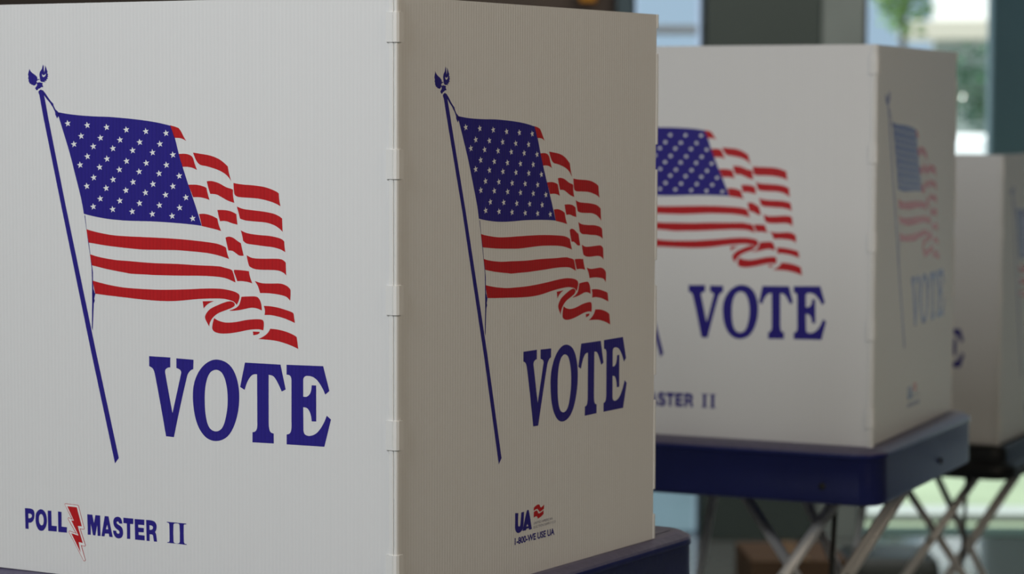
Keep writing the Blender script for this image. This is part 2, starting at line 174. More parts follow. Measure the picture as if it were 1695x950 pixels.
  ["red",0,[[-155.31,-55.39],[-152.85,-55.39],[-150.4,-55.42],[-147.95,-55.49],[-145.46,-55.64],[-142.97,-55.83],[-140.48,-56.05],[-140.13,-57.72],[-139.74,-59.37],[-139.24,-61.0],[-138.58,-62.69],[-137.82,-64.36],[-137.01,-66.02],[-138.78,-65.6],[-140.55,-65.23],[-142.36,-64.93],[-144.22,-64.74],[-146.11,-64.62],[-148.0,-64.56],[-149.41,-64.56],[-150.83,-64.62],[-152.24,-64.71],[-152.94,-63.06],[-153.64,-61.42],[-154.34,-59.78],[-154.8,-58.83],[-155.27,-57.89],[-155.6,-56.91],[-155.62,-56.41],[-155.5,-55.9]],[]],
  ["red",0,[[-134.62,-63.96],[-132.08,-64.62],[-129.52,-65.18],[-126.91,-65.54],[-123.67,-65.63],[-120.4,-65.53],[-117.14,-65.41],[-114.35,-65.29],[-111.56,-65.16],[-108.8,-65.23],[-106.88,-65.5],[-105.02,-65.98],[-103.26,-66.63],[-101.8,-67.37],[-100.47,-68.28],[-99.4,-69.37],[-99.03,-70.25],[-98.97,-71.23],[-99.0,-72.22],[-99.07,-74.45],[-99.23,-76.68],[-99.43,-78.91],[-100.58,-77.73],[-101.84,-76.67],[-103.3,-75.84],[-105.5,-75.14],[-107.84,-74.7],[-110.22,-74.38],[-113.44,-74.01],[-116.69,-73.76],[-119.96,-73.6],[-123.07,-73.56],[-126.2,-73.62],[-129.33,-73.72],[-129.91,-71.86],[-130.58,-70.02],[-131.41,-68.24],[-132.34,-66.76],[-133.44,-65.34]],[]],
  ["red",0,[[-303.94,-69.59],[-301.31,-70.14],[-298.67,-70.66],[-296.02,-71.15],[-292.38,-71.76],[-288.72,-72.34],[-285.06,-72.85],[-280.34,-73.43],[-275.62,-73.94],[-270.88,-74.33],[-265.82,-74.59],[-260.76,-74.73],[-255.7,-74.81],[-247.9,-74.91],[-240.13,-74.94],[-232.37,-74.84],[-223.3,-74.53],[-214.27,-74.08],[-205.28,-73.57],[-198.53,-73.09],[-191.81,-72.55],[-185.1,-72.1],[-180.31,-71.86],[-175.53,-71.71],[-170.77,-71.68],[-167.9,-71.78],[-165.05,-71.99],[-162.22,-72.29],[-159.82,-72.61],[-157.44,-73.01],[-155.12,-73.54],[-153.6,-74.0],[-152.15,-74.58],[-150.88,-75.36],[-150.31,-76.02],[-150.0,-76.81],[-149.9,-77.65],[-150.06,-78.84],[-150.43,-80.02],[-150.91,-81.18],[-151.49,-82.32],[-152.17,-83.43],[-152.91,-84.52],[-153.81,-83.58],[-154.77,-82.7],[-155.88,-81.96],[-156.98,-81.49],[-158.19,-81.18],[-159.42,-80.93],[-161.76,-80.5],[-164.13,-80.14],[-166.53,-79.93],[-170.33,-79.87],[-174.15,-79.97],[-177.97,-80.14],[-182.76,-80.41],[-187.56,-80.76],[-192.36,-81.18],[-198.63,-81.87],[-204.92,-82.64],[-211.22,-83.34],[-215.62,-83.72],[-220.03,-84.03],[-224.44,-84.23],[-229.78,-84.32],[-235.12,-84.3],[-240.48,-84.21],[-245.85,-84.05],[-251.23,-83.82],[-256.62,-83.55],[-262.03,-83.26],[-267.45,-82.94],[-272.89,-82.62],[-278.34,-82.32],[-283.8,-82.01],[-289.27,-81.69],[-293.23,-81.42],[-297.18,-81.13],[-301.14,-80.83]],[]],
  ["red",0,[[-187.62,-82.87],[-175.84,-82.17],[-178.08,-83.0],[-180.26,-83.91],[-182.31,-85.01],[-183.89,-86.15],[-185.31,-87.45],[-186.65,-88.82]],[]],
  ["red",0,[[-155.88,-82.54],[-155.29,-82.99],[-154.9,-83.59],[-154.75,-84.25],[-154.91,-84.91],[-155.31,-85.54],[-155.9,-86.04],[-157.47,-86.89],[-159.16,-87.58],[-160.88,-88.23],[-162.77,-88.91],[-164.69,-89.55],[-166.59,-90.22],[-168.54,-90.93],[-170.48,-91.67],[-172.32,-92.56],[-174.13,-93.68],[-175.82,-94.92],[-177.35,-96.29],[-178.5,-97.61],[-179.45,-99.04],[-180.25,-100.52],[-180.63,-101.56],[-180.85,-102.64],[-180.99,-103.72],[-181.71,-102.71],[-182.43,-101.68],[-183.12,-100.65],[-183.74,-99.72],[-184.34,-98.77],[-184.83,-97.79],[-185.13,-97.03],[-185.31,-96.24],[-185.25,-95.46],[-184.72,-94.19],[-183.97,-92.98],[-183.07,-91.84],[-182.0,-90.71],[-180.8,-89.67],[-179.46,-88.76],[-177.15,-87.57],[-174.73,-86.52],[-172.28,-85.54],[-169.92,-84.59],[-167.55,-83.7],[-165.12,-82.91],[-163.25,-82.39],[-161.35,-81.96],[-159.43,-81.75],[-158.18,-81.81],[-156.97,-82.09]],[]],
  ["red",0,[[-148.06,-77.58],[-145.24,-77.3],[-142.42,-77.06],[-139.6,-76.9],[-137.22,-76.76],[-134.86,-76.71],[-132.57,-76.98],[-131.43,-77.47],[-130.51,-78.27],[-129.77,-79.18],[-129.03,-80.44],[-128.5,-81.79],[-128.11,-83.17],[-127.81,-84.8],[-127.65,-86.46],[-127.57,-88.13],[-129.21,-87.53],[-130.88,-87.0],[-132.61,-86.6],[-134.46,-86.33],[-136.34,-86.2],[-138.23,-86.25],[-140.6,-86.61],[-142.94,-87.16],[-145.29,-87.7],[-147.64,-88.18],[-149.99,-88.65],[-152.37,-89.04],[-154.73,-89.33],[-157.09,-89.55],[-159.47,-89.69],[-159.73,-89.65],[-159.96,-89.53],[-160.18,-89.37],[-158.47,-88.92],[-156.8,-88.4],[-155.2,-87.76],[-153.64,-86.99],[-152.17,-86.09],[-150.93,-85.02],[-150.1,-83.8],[-149.55,-82.46],[-149.07,-81.11],[-148.67,-79.94],[-148.35,-78.76]],[]],
  ["red",0,[[-125.59,-84.23],[-123.72,-84.18],[-121.86,-84.17],[-120.0,-84.23],[-117.2,-84.42],[-114.41,-84.68],[-111.65,-85.05],[-108.85,-85.54],[-106.08,-86.14],[-103.33,-86.78],[-101.22,-87.27],[-99.14,-87.81],[-97.12,-88.48],[-96.66,-88.75],[-96.31,-89.14],[-96.02,-89.58],[-94.8,-97.0],[-96.26,-96.47],[-97.73,-95.96],[-99.21,-95.47],[-101.49,-94.75],[-103.79,-94.07],[-106.13,-93.46],[-108.87,-92.89],[-111.65,-92.4],[-114.46,-91.97],[-116.3,-91.75],[-118.16,-91.6],[-120.03,-91.52],[-121.66,-91.53],[-123.29,-91.61],[-124.92,-91.72],[-124.67,-90.56],[-124.5,-89.39],[-124.49,-88.23],[-124.72,-86.88],[-125.12,-85.54]],[]],
  ["red",0,[[-175.92,-96.46],[-174.31,-97.28],[-172.66,-98.01],[-170.92,-98.59],[-168.6,-99.14],[-166.21,-99.52],[-163.79,-99.68],[-160.46,-99.57],[-157.14,-99.24],[-153.83,-98.78],[-150.04,-98.08],[-146.28,-97.25],[-142.51,-96.54],[-139.23,-96.09],[-135.94,-95.74],[-132.65,-95.53],[-130.74,-95.47],[-128.85,-95.54],[-127.04,-95.87],[-126.42,-96.26],[-126.02,-96.88],[-125.79,-97.55],[-125.61,-98.69],[-125.59,-99.86],[-125.66,-101.02],[-125.79,-102.19],[-125.99,-103.36],[-126.24,-104.53],[-127.9,-104.19],[-129.58,-103.93],[-131.28,-103.83],[-134.1,-103.93],[-136.91,-104.18],[-139.72,-104.56],[-142.56,-105.08],[-145.38,-105.71],[-148.21,-106.34],[-151.03,-106.93],[-153.87,-107.52],[-156.72,-108.01],[-160.03,-108.48],[-163.36,-108.85],[-166.7,-109.06],[-169.12,-109.05],[-171.52,-108.88],[-173.84,-108.45],[-175.3,-107.96],[-176.61,-107.25],[-177.56,-106.27],[-177.96,-104.98],[-177.91,-103.57],[-177.67,-102.17],[-177.24,-100.25],[-176.62,-98.35]],[]],
  ["red",0,[[-136.63,-105.93],[-129.89,-105.85],[-129.89,-106.78],[-130.56,-107.26],[-131.25,-107.69],[-132.0,-108.04],[-133.38,-108.46],[-134.79,-108.78],[-136.22,-109.05]],[]],
  ["red",0,[[-119.24,-102.82],[-116.24,-102.9],[-113.27,-103.05],[-110.33,-103.34],[-107.04,-103.87],[-103.81,-104.54],[-100.63,-105.32],[-98.73,-105.91],[-96.9,-106.62],[-95.1,-107.37],[-94.39,-107.72],[-93.7,-108.12],[-93.04,-108.54],[-91.55,-118.25],[-93.19,-117.61],[-94.84,-116.99],[-96.51,-116.42],[-98.79,-115.71],[-101.09,-115.04],[-103.43,-114.45],[-106.63,-113.74],[-109.86,-113.1],[-113.14,-112.6],[-116.37,-112.3],[-119.63,-112.14],[-122.91,-112.02],[-125.7,-111.96],[-128.51,-111.94],[-131.32,-111.95],[-129.87,-111.4],[-128.46,-110.81],[-127.1,-110.13],[-125.36,-109.15],[-123.69,-108.09],[-122.19,-106.89],[-121.04,-105.63],[-120.09,-104.25]],[]],
  ["white",1,[[-329.83,67.87],[-328.66,65.96],[-326.14,66.2],[-327.92,64.64],[-326.91,62.66],[-329.18,63.6],[-331.08,62.14],[-330.7,64.29],[-332.89,65.36],[-330.38,65.75]],[]],
  ["white",1,[[-308.6,66.4],[-307.44,64.5],[-304.93,64.74],[-306.7,63.18],[-305.69,61.22],[-307.94,62.15],[-309.83,60.7],[-309.45,62.84],[-311.63,63.9],[-309.14,64.29]],[]],
  ["white",1,[[-287.78,64.77],[-286.63,62.88],[-284.15,63.12],[-285.9,61.57],[-284.9,59.61],[-287.13,60.54],[-289.0,59.09],[-288.62,61.22],[-290.78,62.28],[-288.31,62.67]],[]],
  ["white",1,[[-266.73,62.81],[-265.59,60.93],[-263.13,61.17],[-264.86,59.63],[-263.87,57.68],[-266.08,58.61],[-267.93,57.16],[-267.56,59.28],[-269.7,60.33],[-267.26,60.72]],[]],
  ["white",1,[[-246.08,61.56],[-244.95,59.69],[-242.52,59.93],[-244.23,58.39],[-243.25,56.45],[-245.44,57.37],[-247.27,55.93],[-246.9,58.04],[-249.02,59.09],[-246.6,59.47]],[]],
  ["white",1,[[-224.99,60.15],[-223.87,58.29],[-221.46,58.53],[-223.16,56.99],[-222.18,55.07],[-224.35,55.98],[-226.16,54.55],[-225.8,56.65],[-227.9,57.69],[-225.51,58.07]],[]],
  ["white",1,[[-315.32,57.14],[-314.15,55.24],[-311.64,55.49],[-313.41,53.92],[-312.41,51.95],[-314.66,52.89],[-316.55,51.42],[-316.17,53.57],[-318.36,54.63],[-315.86,55.02]],[]],
  ["white",1,[[-294.43,55.72],[-293.28,53.83],[-290.79,54.08],[-292.54,52.52],[-291.54,50.56],[-293.78,51.49],[-295.65,50.03],[-295.28,52.17],[-297.44,53.22],[-294.97,53.61]],[]],
  ["white",1,[[-273.52,54.15],[-272.38,52.27],[-269.91,52.51],[-271.65,50.96],[-270.66,49.01],[-272.87,49.93],[-274.73,48.48],[-274.36,50.61],[-276.5,51.66],[-274.05,52.05]],[]],
  ["white",1,[[-252.59,52.42],[-251.46,50.55],[-249.02,50.79],[-250.74,49.24],[-249.75,47.31],[-251.95,48.22],[-253.78,46.78],[-253.42,48.89],[-255.54,49.94],[-253.12,50.33]],[]],
  ["white",1,[[-231.43,51.05],[-230.31,49.19],[-227.89,49.43],[-229.6,47.89],[-228.62,45.96],[-230.79,46.88],[-232.61,45.44],[-232.25,47.54],[-234.35,48.58],[-231.95,48.97]],[]],
  ["white",1,[[-323.14,50.11],[-321.98,48.2],[-319.46,48.45],[-321.24,46.88],[-320.22,44.91],[-322.49,45.84],[-324.39,44.37],[-324.01,46.52],[-326.2,47.59],[-323.69,47.98]],[]],
  ["white",1,[[-302.18,48.37],[-301.03,46.48],[-298.53,46.73],[-300.29,45.16],[-299.29,43.2],[-301.53,44.13],[-303.41,42.66],[-303.03,44.8],[-305.2,45.86],[-302.72,46.26]],[]],
  ["white",1,[[-281.19,46.83],[-280.05,44.94],[-277.57,45.19],[-279.32,43.63],[-278.32,41.68],[-280.55,42.61],[-282.41,41.15],[-282.04,43.28],[-284.19,44.33],[-281.73,44.72]],[]],
  ["white",1,[[-260.19,45.3],[-259.05,43.43],[-256.6,43.68],[-258.33,42.12],[-257.34,40.18],[-259.54,41.1],[-261.39,39.65],[-261.02,41.77],[-263.15,42.81],[-260.72,43.21]],[]],
  ["white",1,[[-239.17,43.79],[-238.04,41.92],[-235.61,42.17],[-237.32,40.63],[-236.34,38.7],[-238.53,39.61],[-240.35,38.16],[-239.99,40.27],[-242.1,41.31],[-239.69,41.71]],[]],
  ["white",1,[[-217.92,42.13],[-216.81,40.27],[-214.4,40.52],[-216.09,38.98],[-215.12,37.06],[-217.29,37.97],[-219.09,36.53],[-218.73,38.63],[-220.83,39.66],[-218.44,40.05]],[]],
  ["white",1,[[-308.66,39.79],[-307.5,37.89],[-304.99,38.15],[-306.76,36.57],[-305.75,34.61],[-308.0,35.53],[-309.89,34.06],[-309.51,36.21],[-311.69,37.26],[-309.2,37.66]],[]],
  ["white",1,[[-287.61,37.93],[-286.46,36.05],[-283.97,36.3],[-285.72,34.74],[-284.73,32.78],[-286.96,33.7],[-288.82,32.24],[-288.45,34.37],[-290.61,35.42],[-288.14,35.82]],[]],
  ["white",1,[[-266.75,36.27],[-265.61,34.39],[-263.15,34.65],[-264.88,33.09],[-263.89,31.15],[-266.1,32.06],[-267.95,30.6],[-267.59,32.73],[-269.72,33.77],[-267.28,34.17]],[]],
  ["white",1,[[-245.87,34.8],[-244.74,32.93],[-242.31,33.19],[-244.02,31.63],[-243.04,29.7],[-245.23,30.61],[-247.06,29.15],[-246.7,31.27],[-248.82,32.31],[-246.4,32.71]],[]],
  ["white",1,[[-224.77,33.52],[-223.65,31.66],[-221.24,31.91],[-222.93,30.37],[-221.96,28.44],[-224.13,29.35],[-225.94,27.9],[-225.58,30.0],[-227.68,31.04],[-225.29,31.43]],[]],
  ["white",1,[[-316.69,32.37],[-315.52,30.47],[-313.01,30.73],[-314.78,29.15],[-313.78,27.19],[-316.03,28.11],[-317.93,26.63],[-317.55,28.78],[-319.73,29.84],[-317.23,30.24]],[]],
  ["white",1,[[-295.56,30.72],[-294.4,28.83],[-291.91,29.09],[-293.67,27.52],[-292.67,25.57],[-294.91,26.48],[-296.78,25.01],[-296.4,27.15],[-298.57,28.2],[-296.09,28.61]],[]],
  ["white",1,[[-274.41,28.92],[-273.26,27.04],[-270.79,27.3],[-272.53,25.74],[-271.54,23.79],[-273.76,24.7],[-275.61,23.24],[-275.24,25.37],[-277.39,26.41],[-274.94,26.81]],[]],
  ["white",1,[[-253.45,27.48],[-252.32,25.61],[-249.87,25.87],[-251.6,24.31],[-250.61,22.38],[-252.81,23.28],[-254.65,21.82],[-254.28,23.94],[-256.41,24.98],[-253.98,25.38]],[]],
  ["white",1,[[-232.48,26.23],[-231.36,24.37],[-228.94,24.63],[-230.64,23.07],[-229.66,21.15],[-231.84,22.05],[-233.66,20.6],[-233.3,22.71],[-235.41,23.74],[-233.0,24.14]],[]],
  ["white",1,[[-211.5,24.48],[-210.39,22.63],[-207.99,22.89],[-209.68,21.34],[-208.71,19.42],[-210.87,20.32],[-212.67,18.87],[-212.31,20.97],[-214.4,22.0],[-212.02,22.4]],[]],
  ["white",1,[[-302.02,21.77],[-300.86,19.88],[-298.36,20.14],[-300.12,18.56],[-299.12,16.61],[-301.36,17.52],[-303.25,16.04],[-302.87,18.19],[-305.04,19.23],[-302.56,19.64]],[]],
  ["white",1,[[-281.23,20.34],[-280.08,18.46],[-277.61,18.73],[-279.35,17.16],[-278.36,15.21],[-280.58,16.12],[-282.44,14.64],[-282.07,16.78],[-284.22,17.82],[-281.76,18.23]],[]],
  ["white",1,[[-259.99,18.6],[-258.86,16.73],[-256.4,16.99],[-258.13,15.43],[-257.14,13.49],[-259.35,14.39],[-261.19,12.93],[-260.83,15.05],[-262.96,16.09],[-260.52,16.5]],[]],
  ["white",1,[[-238.96,17.22],[-237.83,15.35],[-235.4,15.62],[-237.11,14.06],[-236.13,12.13],[-238.31,13.03],[-240.14,11.57],[-239.78,13.69],[-241.89,14.71],[-239.48,15.12]],[]],
  ["white",1,[[-218.12,15.67],[-217.0,13.82],[-214.6,14.08],[-216.29,12.53],[-215.32,10.61],[-217.48,11.51],[-219.29,10.05],[-218.93,12.16],[-221.02,13.18],[-218.63,13.59]],[]],
  ["white",1,[[-309.59,14.33],[-308.42,12.44],[-305.92,12.71],[-307.69,11.12],[-306.68,9.16],[-308.93,10.07],[-310.82,8.59],[-310.44,10.74],[-312.62,11.78],[-310.13,12.2]],[]],
  ["white",1,[[-288.72,12.94],[-287.57,11.05],[-285.09,11.33],[-286.84,9.75],[-285.84,7.8],[-288.08,8.7],[-289.94,7.22],[-289.57,9.37],[-291.73,10.41],[-289.26,10.82]],[]],
  ["white",1,[[-267.63,11.4],[-266.48,9.52],[-264.02,9.79],[-265.76,8.22],[-264.77,6.28],[-266.98,7.18],[-268.83,5.71],[-268.46,7.84],[-270.6,8.87],[-268.16,9.29]],[]],
  ["white",1,[[-246.94,9.86],[-245.81,8.0],[-243.37,8.27],[-245.09,6.7],[-244.1,4.77],[-246.3,5.67],[-248.13,4.2],[-247.77,6.32],[-249.89,7.35],[-247.46,7.76]],[]],
  ["white",1,[[-225.81,8.36],[-224.69,6.5],[-222.27,6.77],[-223.97,5.21],[-223.0,3.29],[-225.17,4.18],[-226.98,2.72],[-226.63,4.83],[-228.73,5.86],[-226.33,6.27]],[]],
  ["white",1,[[-204.67,6.53],[-203.56,4.68],[-201.17,4.95],[-202.85,3.4],[-201.89,1.49],[-204.04,2.37],[-205.83,0.92],[-205.48,3.02],[-207.56,4.04],[-205.19,4.45]],[]],
  ["white",1,[[-295.17,3.79],[-294.01,1.9],[-291.52,2.18],[-293.28,0.59],[-292.28,-1.36],[-294.52,-0.46],[-296.39,-1.94],[-296.02,0.2],[-298.18,1.24],[-295.71,1.66]],[]],
  ["white",1,[[-274.22,2.45],[-273.07,0.58],[-270.6,0.85],[-272.34,-0.73],[-271.35,-2.67],[-273.57,-1.77],[-275.43,-3.25],[-275.06,-1.11],[-277.2,-0.08],[-274.75,0.34]],[]],
  ["white",1,[[-253.25,0.79],[-252.12,-1.08],[-249.67,-0.8],[-251.39,-2.37],[-250.41,-4.31],[-252.61,-3.41],[-254.45,-4.89],[-254.08,-2.76],[-256.21,-1.73],[-253.78,-1.31]],[]],
  ["white",1,[[-232.27,-0.51],[-231.14,-2.37],[-228.72,-2.09],[-230.42,-3.66],[-229.45,-5.58],[-231.62,-4.69],[-233.44,-6.16],[-233.08,-4.04],[-235.19,-3.02],[-232.79,-2.6]],[]],
  ["white",1,[[-211.27,-2.13],[-210.15,-3.98],[-207.76,-3.7],[-209.44,-5.26],[-208.47,-7.18],[-210.63,-6.29],[-212.43,-7.75],[-212.08,-5.65],[-214.17,-4.63],[-211.78,-4.22]],[]],
  ["white",1,[[-302.71,-3.16],[-301.55,-5.05],[-299.05,-4.76],[-300.82,-6.36],[-299.81,-8.31],[-302.06,-7.41],[-303.94,-8.9],[-303.57,-6.75],[-305.74,-5.71],[-303.25,-5.29]],[]],
  ["white",1,[[-281.91,-4.98],[-280.76,-6.86],[-278.28,-6.58],[-280.03,-8.17],[-279.03,-10.11],[-281.26,-9.22],[-283.12,-10.7],[-282.75,-8.56],[-284.91,-7.53],[-282.44,-7.11]],[]],
  ["white",1,[[-261.08,-6.45],[-259.94,-8.32],[-257.48,-8.04],[-259.21,-9.61],[-258.23,-11.55],[-260.43,-10.66],[-262.28,-12.14],[-261.91,-10.0],[-264.05,-8.98],[-261.61,-8.56]],[]],
  ["white",1,[[-239.8,-8.05],[-238.67,-9.91],[-236.24,-9.63],[-237.95,-11.2],[-236.97,-13.13],[-239.16,-12.24],[-240.99,-13.72],[-240.63,-11.59],[-242.74,-10.57],[-240.32,-10.15]],[]],
  ["white",1,[[-219.15,-9.31],[-218.03,-11.16],[-215.62,-10.88],[-217.32,-12.45],[-216.34,-14.36],[-218.51,-13.48],[-220.32,-14.95],[-219.96,-12.83],[-222.06,-11.82],[-219.67,-11.4]],[]],
  ["white",1,[[-197.86,-10.88],[-196.74,-12.72],[-194.36,-12.44],[-196.04,-14.0],[-195.07,-15.91],[-197.22,-15.03],[-199.01,-16.49],[-198.66,-14.38],[-200.73,-13.38],[-198.36,-12.96]],[]],],
 'vote': [
  ["blue",0,[[-243.79,-131.79],[-221.54,-131.8],[-221.6,-140.21],[-222.44,-140.28],[-223.26,-140.4],[-224.04,-140.58],[-224.77,-140.89],[-225.48,-141.31],[-226.13,-141.83],[-226.64,-142.41],[-226.94,-143.05],[-227.07,-144.16],[-226.96,-145.26],[-226.72,-146.36],[-226.47,-147.45],[-224.82,-155.32],[-223.12,-163.19],[-221.37,-171.05],[-219.61,-178.9],[-217.41,-170.86],[-215.23,-162.83],[-213.06,-154.81],[-210.92,-146.81],[-210.69,-146.03],[-210.45,-145.25],[-210.28,-144.47],[-210.27,-143.7],[-210.4,-143.14],[-210.66,-142.6],[-211.03,-142.12],[-211.51,-141.72],[-212.36,-141.26],[-213.28,-140.91],[-214.27,-140.63],[-215.28,-140.39],[-215.23,-132.19],[-197.39,-132.51],[-197.69,-140.48],[-198.57,-140.76],[-199.41,-141.08],[-200.17,-141.47],[-200.84,-141.97],[-201.84,-142.99],[-202.75,-144.07],[-203.49,-145.22],[-204.0,-146.43],[-207.83,-159.55],[-211.43,-172.74],[-214.87,-185.98],[-218.24,-199.27],[-226.48,-199.09],[-229.19,-186.11],[-231.94,-173.14],[-234.79,-160.17],[-237.79,-147.24],[-238.14,-145.91],[-238.6,-144.6],[-239.21,-143.35],[-240.04,-142.21],[-240.79,-141.57],[-241.72,-141.08],[-242.76,-140.69],[-243.86,-140.35]],[]],
  ["blue",0,[[-174.61,-131.14],[-171.53,-131.11],[-168.46,-131.51],[-165.53,-132.32],[-162.82,-133.48],[-160.44,-134.96],[-158.13,-137.07],[-156.25,-139.48],[-154.74,-142.11],[-153.52,-144.87],[-152.53,-147.67],[-151.64,-150.99],[-151.05,-154.38],[-150.74,-157.82],[-150.66,-161.28],[-150.78,-164.75],[-151.09,-168.25],[-151.61,-171.76],[-152.36,-175.27],[-153.33,-178.74],[-154.55,-182.18],[-155.68,-184.88],[-157.0,-187.57],[-158.56,-190.17],[-160.41,-192.62],[-162.61,-194.87],[-164.59,-196.36],[-166.83,-197.62],[-169.27,-198.61],[-171.82,-199.32],[-174.39,-199.72],[-176.81,-199.76],[-179.21,-199.47],[-181.52,-198.88],[-183.67,-198.01],[-185.57,-196.9],[-187.85,-195.04],[-189.85,-192.94],[-191.57,-190.65],[-193.03,-188.22],[-194.24,-185.71],[-195.55,-182.22],[-196.55,-178.63],[-197.29,-174.97],[-197.8,-171.27],[-198.12,-167.55],[-198.27,-164.27],[-198.25,-160.97],[-197.99,-157.66],[-197.43,-154.37],[-196.51,-151.12],[-195.35,-148.18],[-193.89,-145.28],[-192.13,-142.48],[-190.07,-139.84],[-187.69,-137.4],[-185.49,-135.6],[-183.02,-133.98],[-180.35,-132.64],[-177.52,-131.66]],[[[-174.41,-139.75],[-172.9,-139.82],[-171.43,-140.17],[-170.06,-140.75],[-168.85,-141.52],[-167.88,-142.44],[-166.58,-144.23],[-165.56,-146.15],[-164.77,-148.17],[-164.14,-150.25],[-163.62,-152.34],[-163.1,-154.91],[-162.75,-157.52],[-162.54,-160.15],[-162.45,-162.79],[-162.45,-165.44],[-162.56,-167.89],[-162.78,-170.35],[-163.12,-172.81],[-163.57,-175.26],[-164.12,-177.71],[-164.65,-179.85],[-165.24,-181.99],[-165.96,-184.11],[-166.89,-186.17],[-168.13,-188.12],[-169.09,-189.15],[-170.28,-190.07],[-171.64,-190.81],[-173.1,-191.34],[-174.59,-191.59],[-176.11,-191.53],[-177.58,-191.2],[-178.96,-190.63],[-180.17,-189.86],[-181.16,-188.96],[-182.33,-187.36],[-183.22,-185.63],[-183.89,-183.79],[-184.41,-181.91],[-184.84,-180.02],[-185.32,-177.42],[-185.64,-174.79],[-185.85,-172.15],[-185.96,-169.49],[-186.0,-166.84],[-186.01,-164.18],[-185.96,-161.52],[-185.81,-158.85],[-185.52,-156.19],[-185.05,-153.54],[-184.55,-151.39],[-183.94,-149.24],[-183.17,-147.12],[-182.16,-145.08],[-180.88,-143.14],[-179.92,-142.12],[-178.73,-141.22],[-177.37,-140.49],[-175.91,-139.98]]]],
  ["blue",0,[[-144.75,-132.13],[-109.16,-131.99],[-104.07,-152.28],[-108.04,-154.21],[-108.93,-152.49],[-109.85,-150.77],[-110.81,-149.08],[-111.86,-147.43],[-112.76,-146.01],[-113.68,-144.6],[-114.75,-143.28],[-116.05,-142.15],[-117.11,-141.63],[-118.31,-141.33],[-119.63,-141.19],[-120.99,-141.12],[-121.15,-180.06],[-121.12,-181.45],[-121.06,-182.83],[-120.92,-184.2],[-120.68,-185.56],[-120.48,-186.35],[-120.2,-187.13],[-119.8,-187.85],[-119.24,-188.48],[-118.6,-188.91],[-117.83,-189.2],[-116.99,-189.41],[-116.11,-189.58],[-116.14,-197.82],[-137.49,-198.25],[-137.45,-189.87],[-136.61,-189.7],[-135.79,-189.49],[-135.05,-189.19],[-134.41,-188.76],[-133.81,-188.12],[-133.36,-187.39],[-133.03,-186.62],[-132.81,-185.84],[-132.6,-184.58],[-132.51,-183.31],[-132.51,-182.05],[-132.55,-180.78],[-132.61,-141.25],[-133.85,-141.25],[-135.06,-141.33],[-136.2,-141.55],[-137.24,-142.0],[-138.55,-142.95],[-139.69,-144.06],[-140.67,-145.29],[-141.52,-146.56],[-142.65,-148.59],[-143.6,-150.67],[-144.44,-152.79],[-145.22,-154.93],[-149.74,-152.77]],[]],
  ["blue",0,[[-103.16,-131.78],[-67.2,-131.09],[-61.13,-151.02],[-65.13,-154.22],[-66.26,-152.12],[-67.44,-150.04],[-68.72,-148.02],[-70.18,-146.09],[-71.43,-144.63],[-72.8,-143.24],[-74.33,-141.99],[-76.07,-140.97],[-77.7,-140.36],[-79.47,-140.0],[-81.32,-139.84],[-83.17,-139.87],[-84.04,-140.03],[-84.86,-140.39],[-85.59,-140.91],[-86.14,-141.52],[-86.55,-142.33],[-86.74,-143.2],[-86.78,-144.11],[-86.74,-145.03],[-86.78,-157.17],[-85.67,-157.24],[-84.59,-157.24],[-83.56,-157.09],[-82.62,-156.73],[-81.57,-156.0],[-80.69,-155.11],[-79.96,-154.11],[-79.41,-153.06],[-78.93,-151.67],[-78.65,-150.25],[-78.52,-148.81],[-78.45,-147.35],[-74.07,-147.3],[-74.02,-176.88],[-78.52,-177.06],[-78.68,-175.5],[-78.9,-173.96],[-79.22,-172.44],[-79.69,-170.97],[-80.21,-169.78],[-80.84,-168.63],[-81.64,-167.57],[-82.65,-166.67],[-83.53,-166.24],[-84.54,-166.02],[-85.65,-165.94],[-86.8,-165.93],[-86.62,-184.85],[-86.44,-185.83],[-86.18,-186.76],[-85.76,-187.58],[-85.08,-188.24],[-84.05,-188.77],[-82.86,-189.09],[-81.59,-189.21],[-80.33,-189.12],[-78.58,-188.75],[-76.87,-188.19],[-75.26,-187.44],[-73.81,-186.5],[-72.06,-184.98],[-70.53,-183.29],[-69.16,-181.5],[-67.89,-179.66],[-66.68,-177.68],[-65.62,-175.64],[-64.66,-173.56],[-63.75,-171.47],[-59.64,-174.38],[-66.16,-197.12],[-103.26,-197.65],[-103.24,-189.43],[-102.31,-189.26],[-101.43,-189.03],[-100.65,-188.71],[-100.0,-188.22],[-99.39,-187.41],[-98.99,-186.51],[-98.72,-185.57],[-98.55,-184.63],[-98.37,-183.12],[-98.32,-181.62],[-98.34,-180.12],[-98.41,-178.62],[-98.3,-144.68],[-98.36,-143.91],[-98.45,-143.16],[-98.62,-142.42],[-98.89,-141.72],[-99.16,-141.29],[-99.51,-140.89],[-99.95,-140.56],[-100.44,-140.31],[-101.08,-140.11],[-101.76,-140.01],[-102.47,-139.97],[-103.19,-139.96]],[]],],
 'maker': [
  ["blue",0,[[-381.06,-272.96],[-378.79,-272.79],[-376.55,-272.72],[-374.35,-272.85],[-373.15,-273.08],[-372.05,-273.5],[-371.21,-274.15],[-370.58,-275.26],[-370.3,-276.5],[-370.24,-277.79],[-370.35,-279.38],[-370.69,-280.97],[-371.32,-282.52],[-372.02,-283.51],[-372.97,-284.39],[-374.11,-285.11],[-375.04,-285.42],[-376.06,-285.5],[-377.11,-285.48],[-377.1,-291.07],[-380.74,-291.07]],[[[-377.25,-277.43],[-376.54,-277.34],[-375.85,-277.31],[-375.19,-277.39],[-374.49,-277.6],[-373.85,-277.91],[-373.39,-278.35],[-373.21,-278.89],[-373.25,-279.47],[-373.49,-280.04],[-373.95,-280.55],[-374.56,-280.97],[-375.24,-281.3],[-375.85,-281.45],[-376.49,-281.48],[-377.14,-281.45]]]],
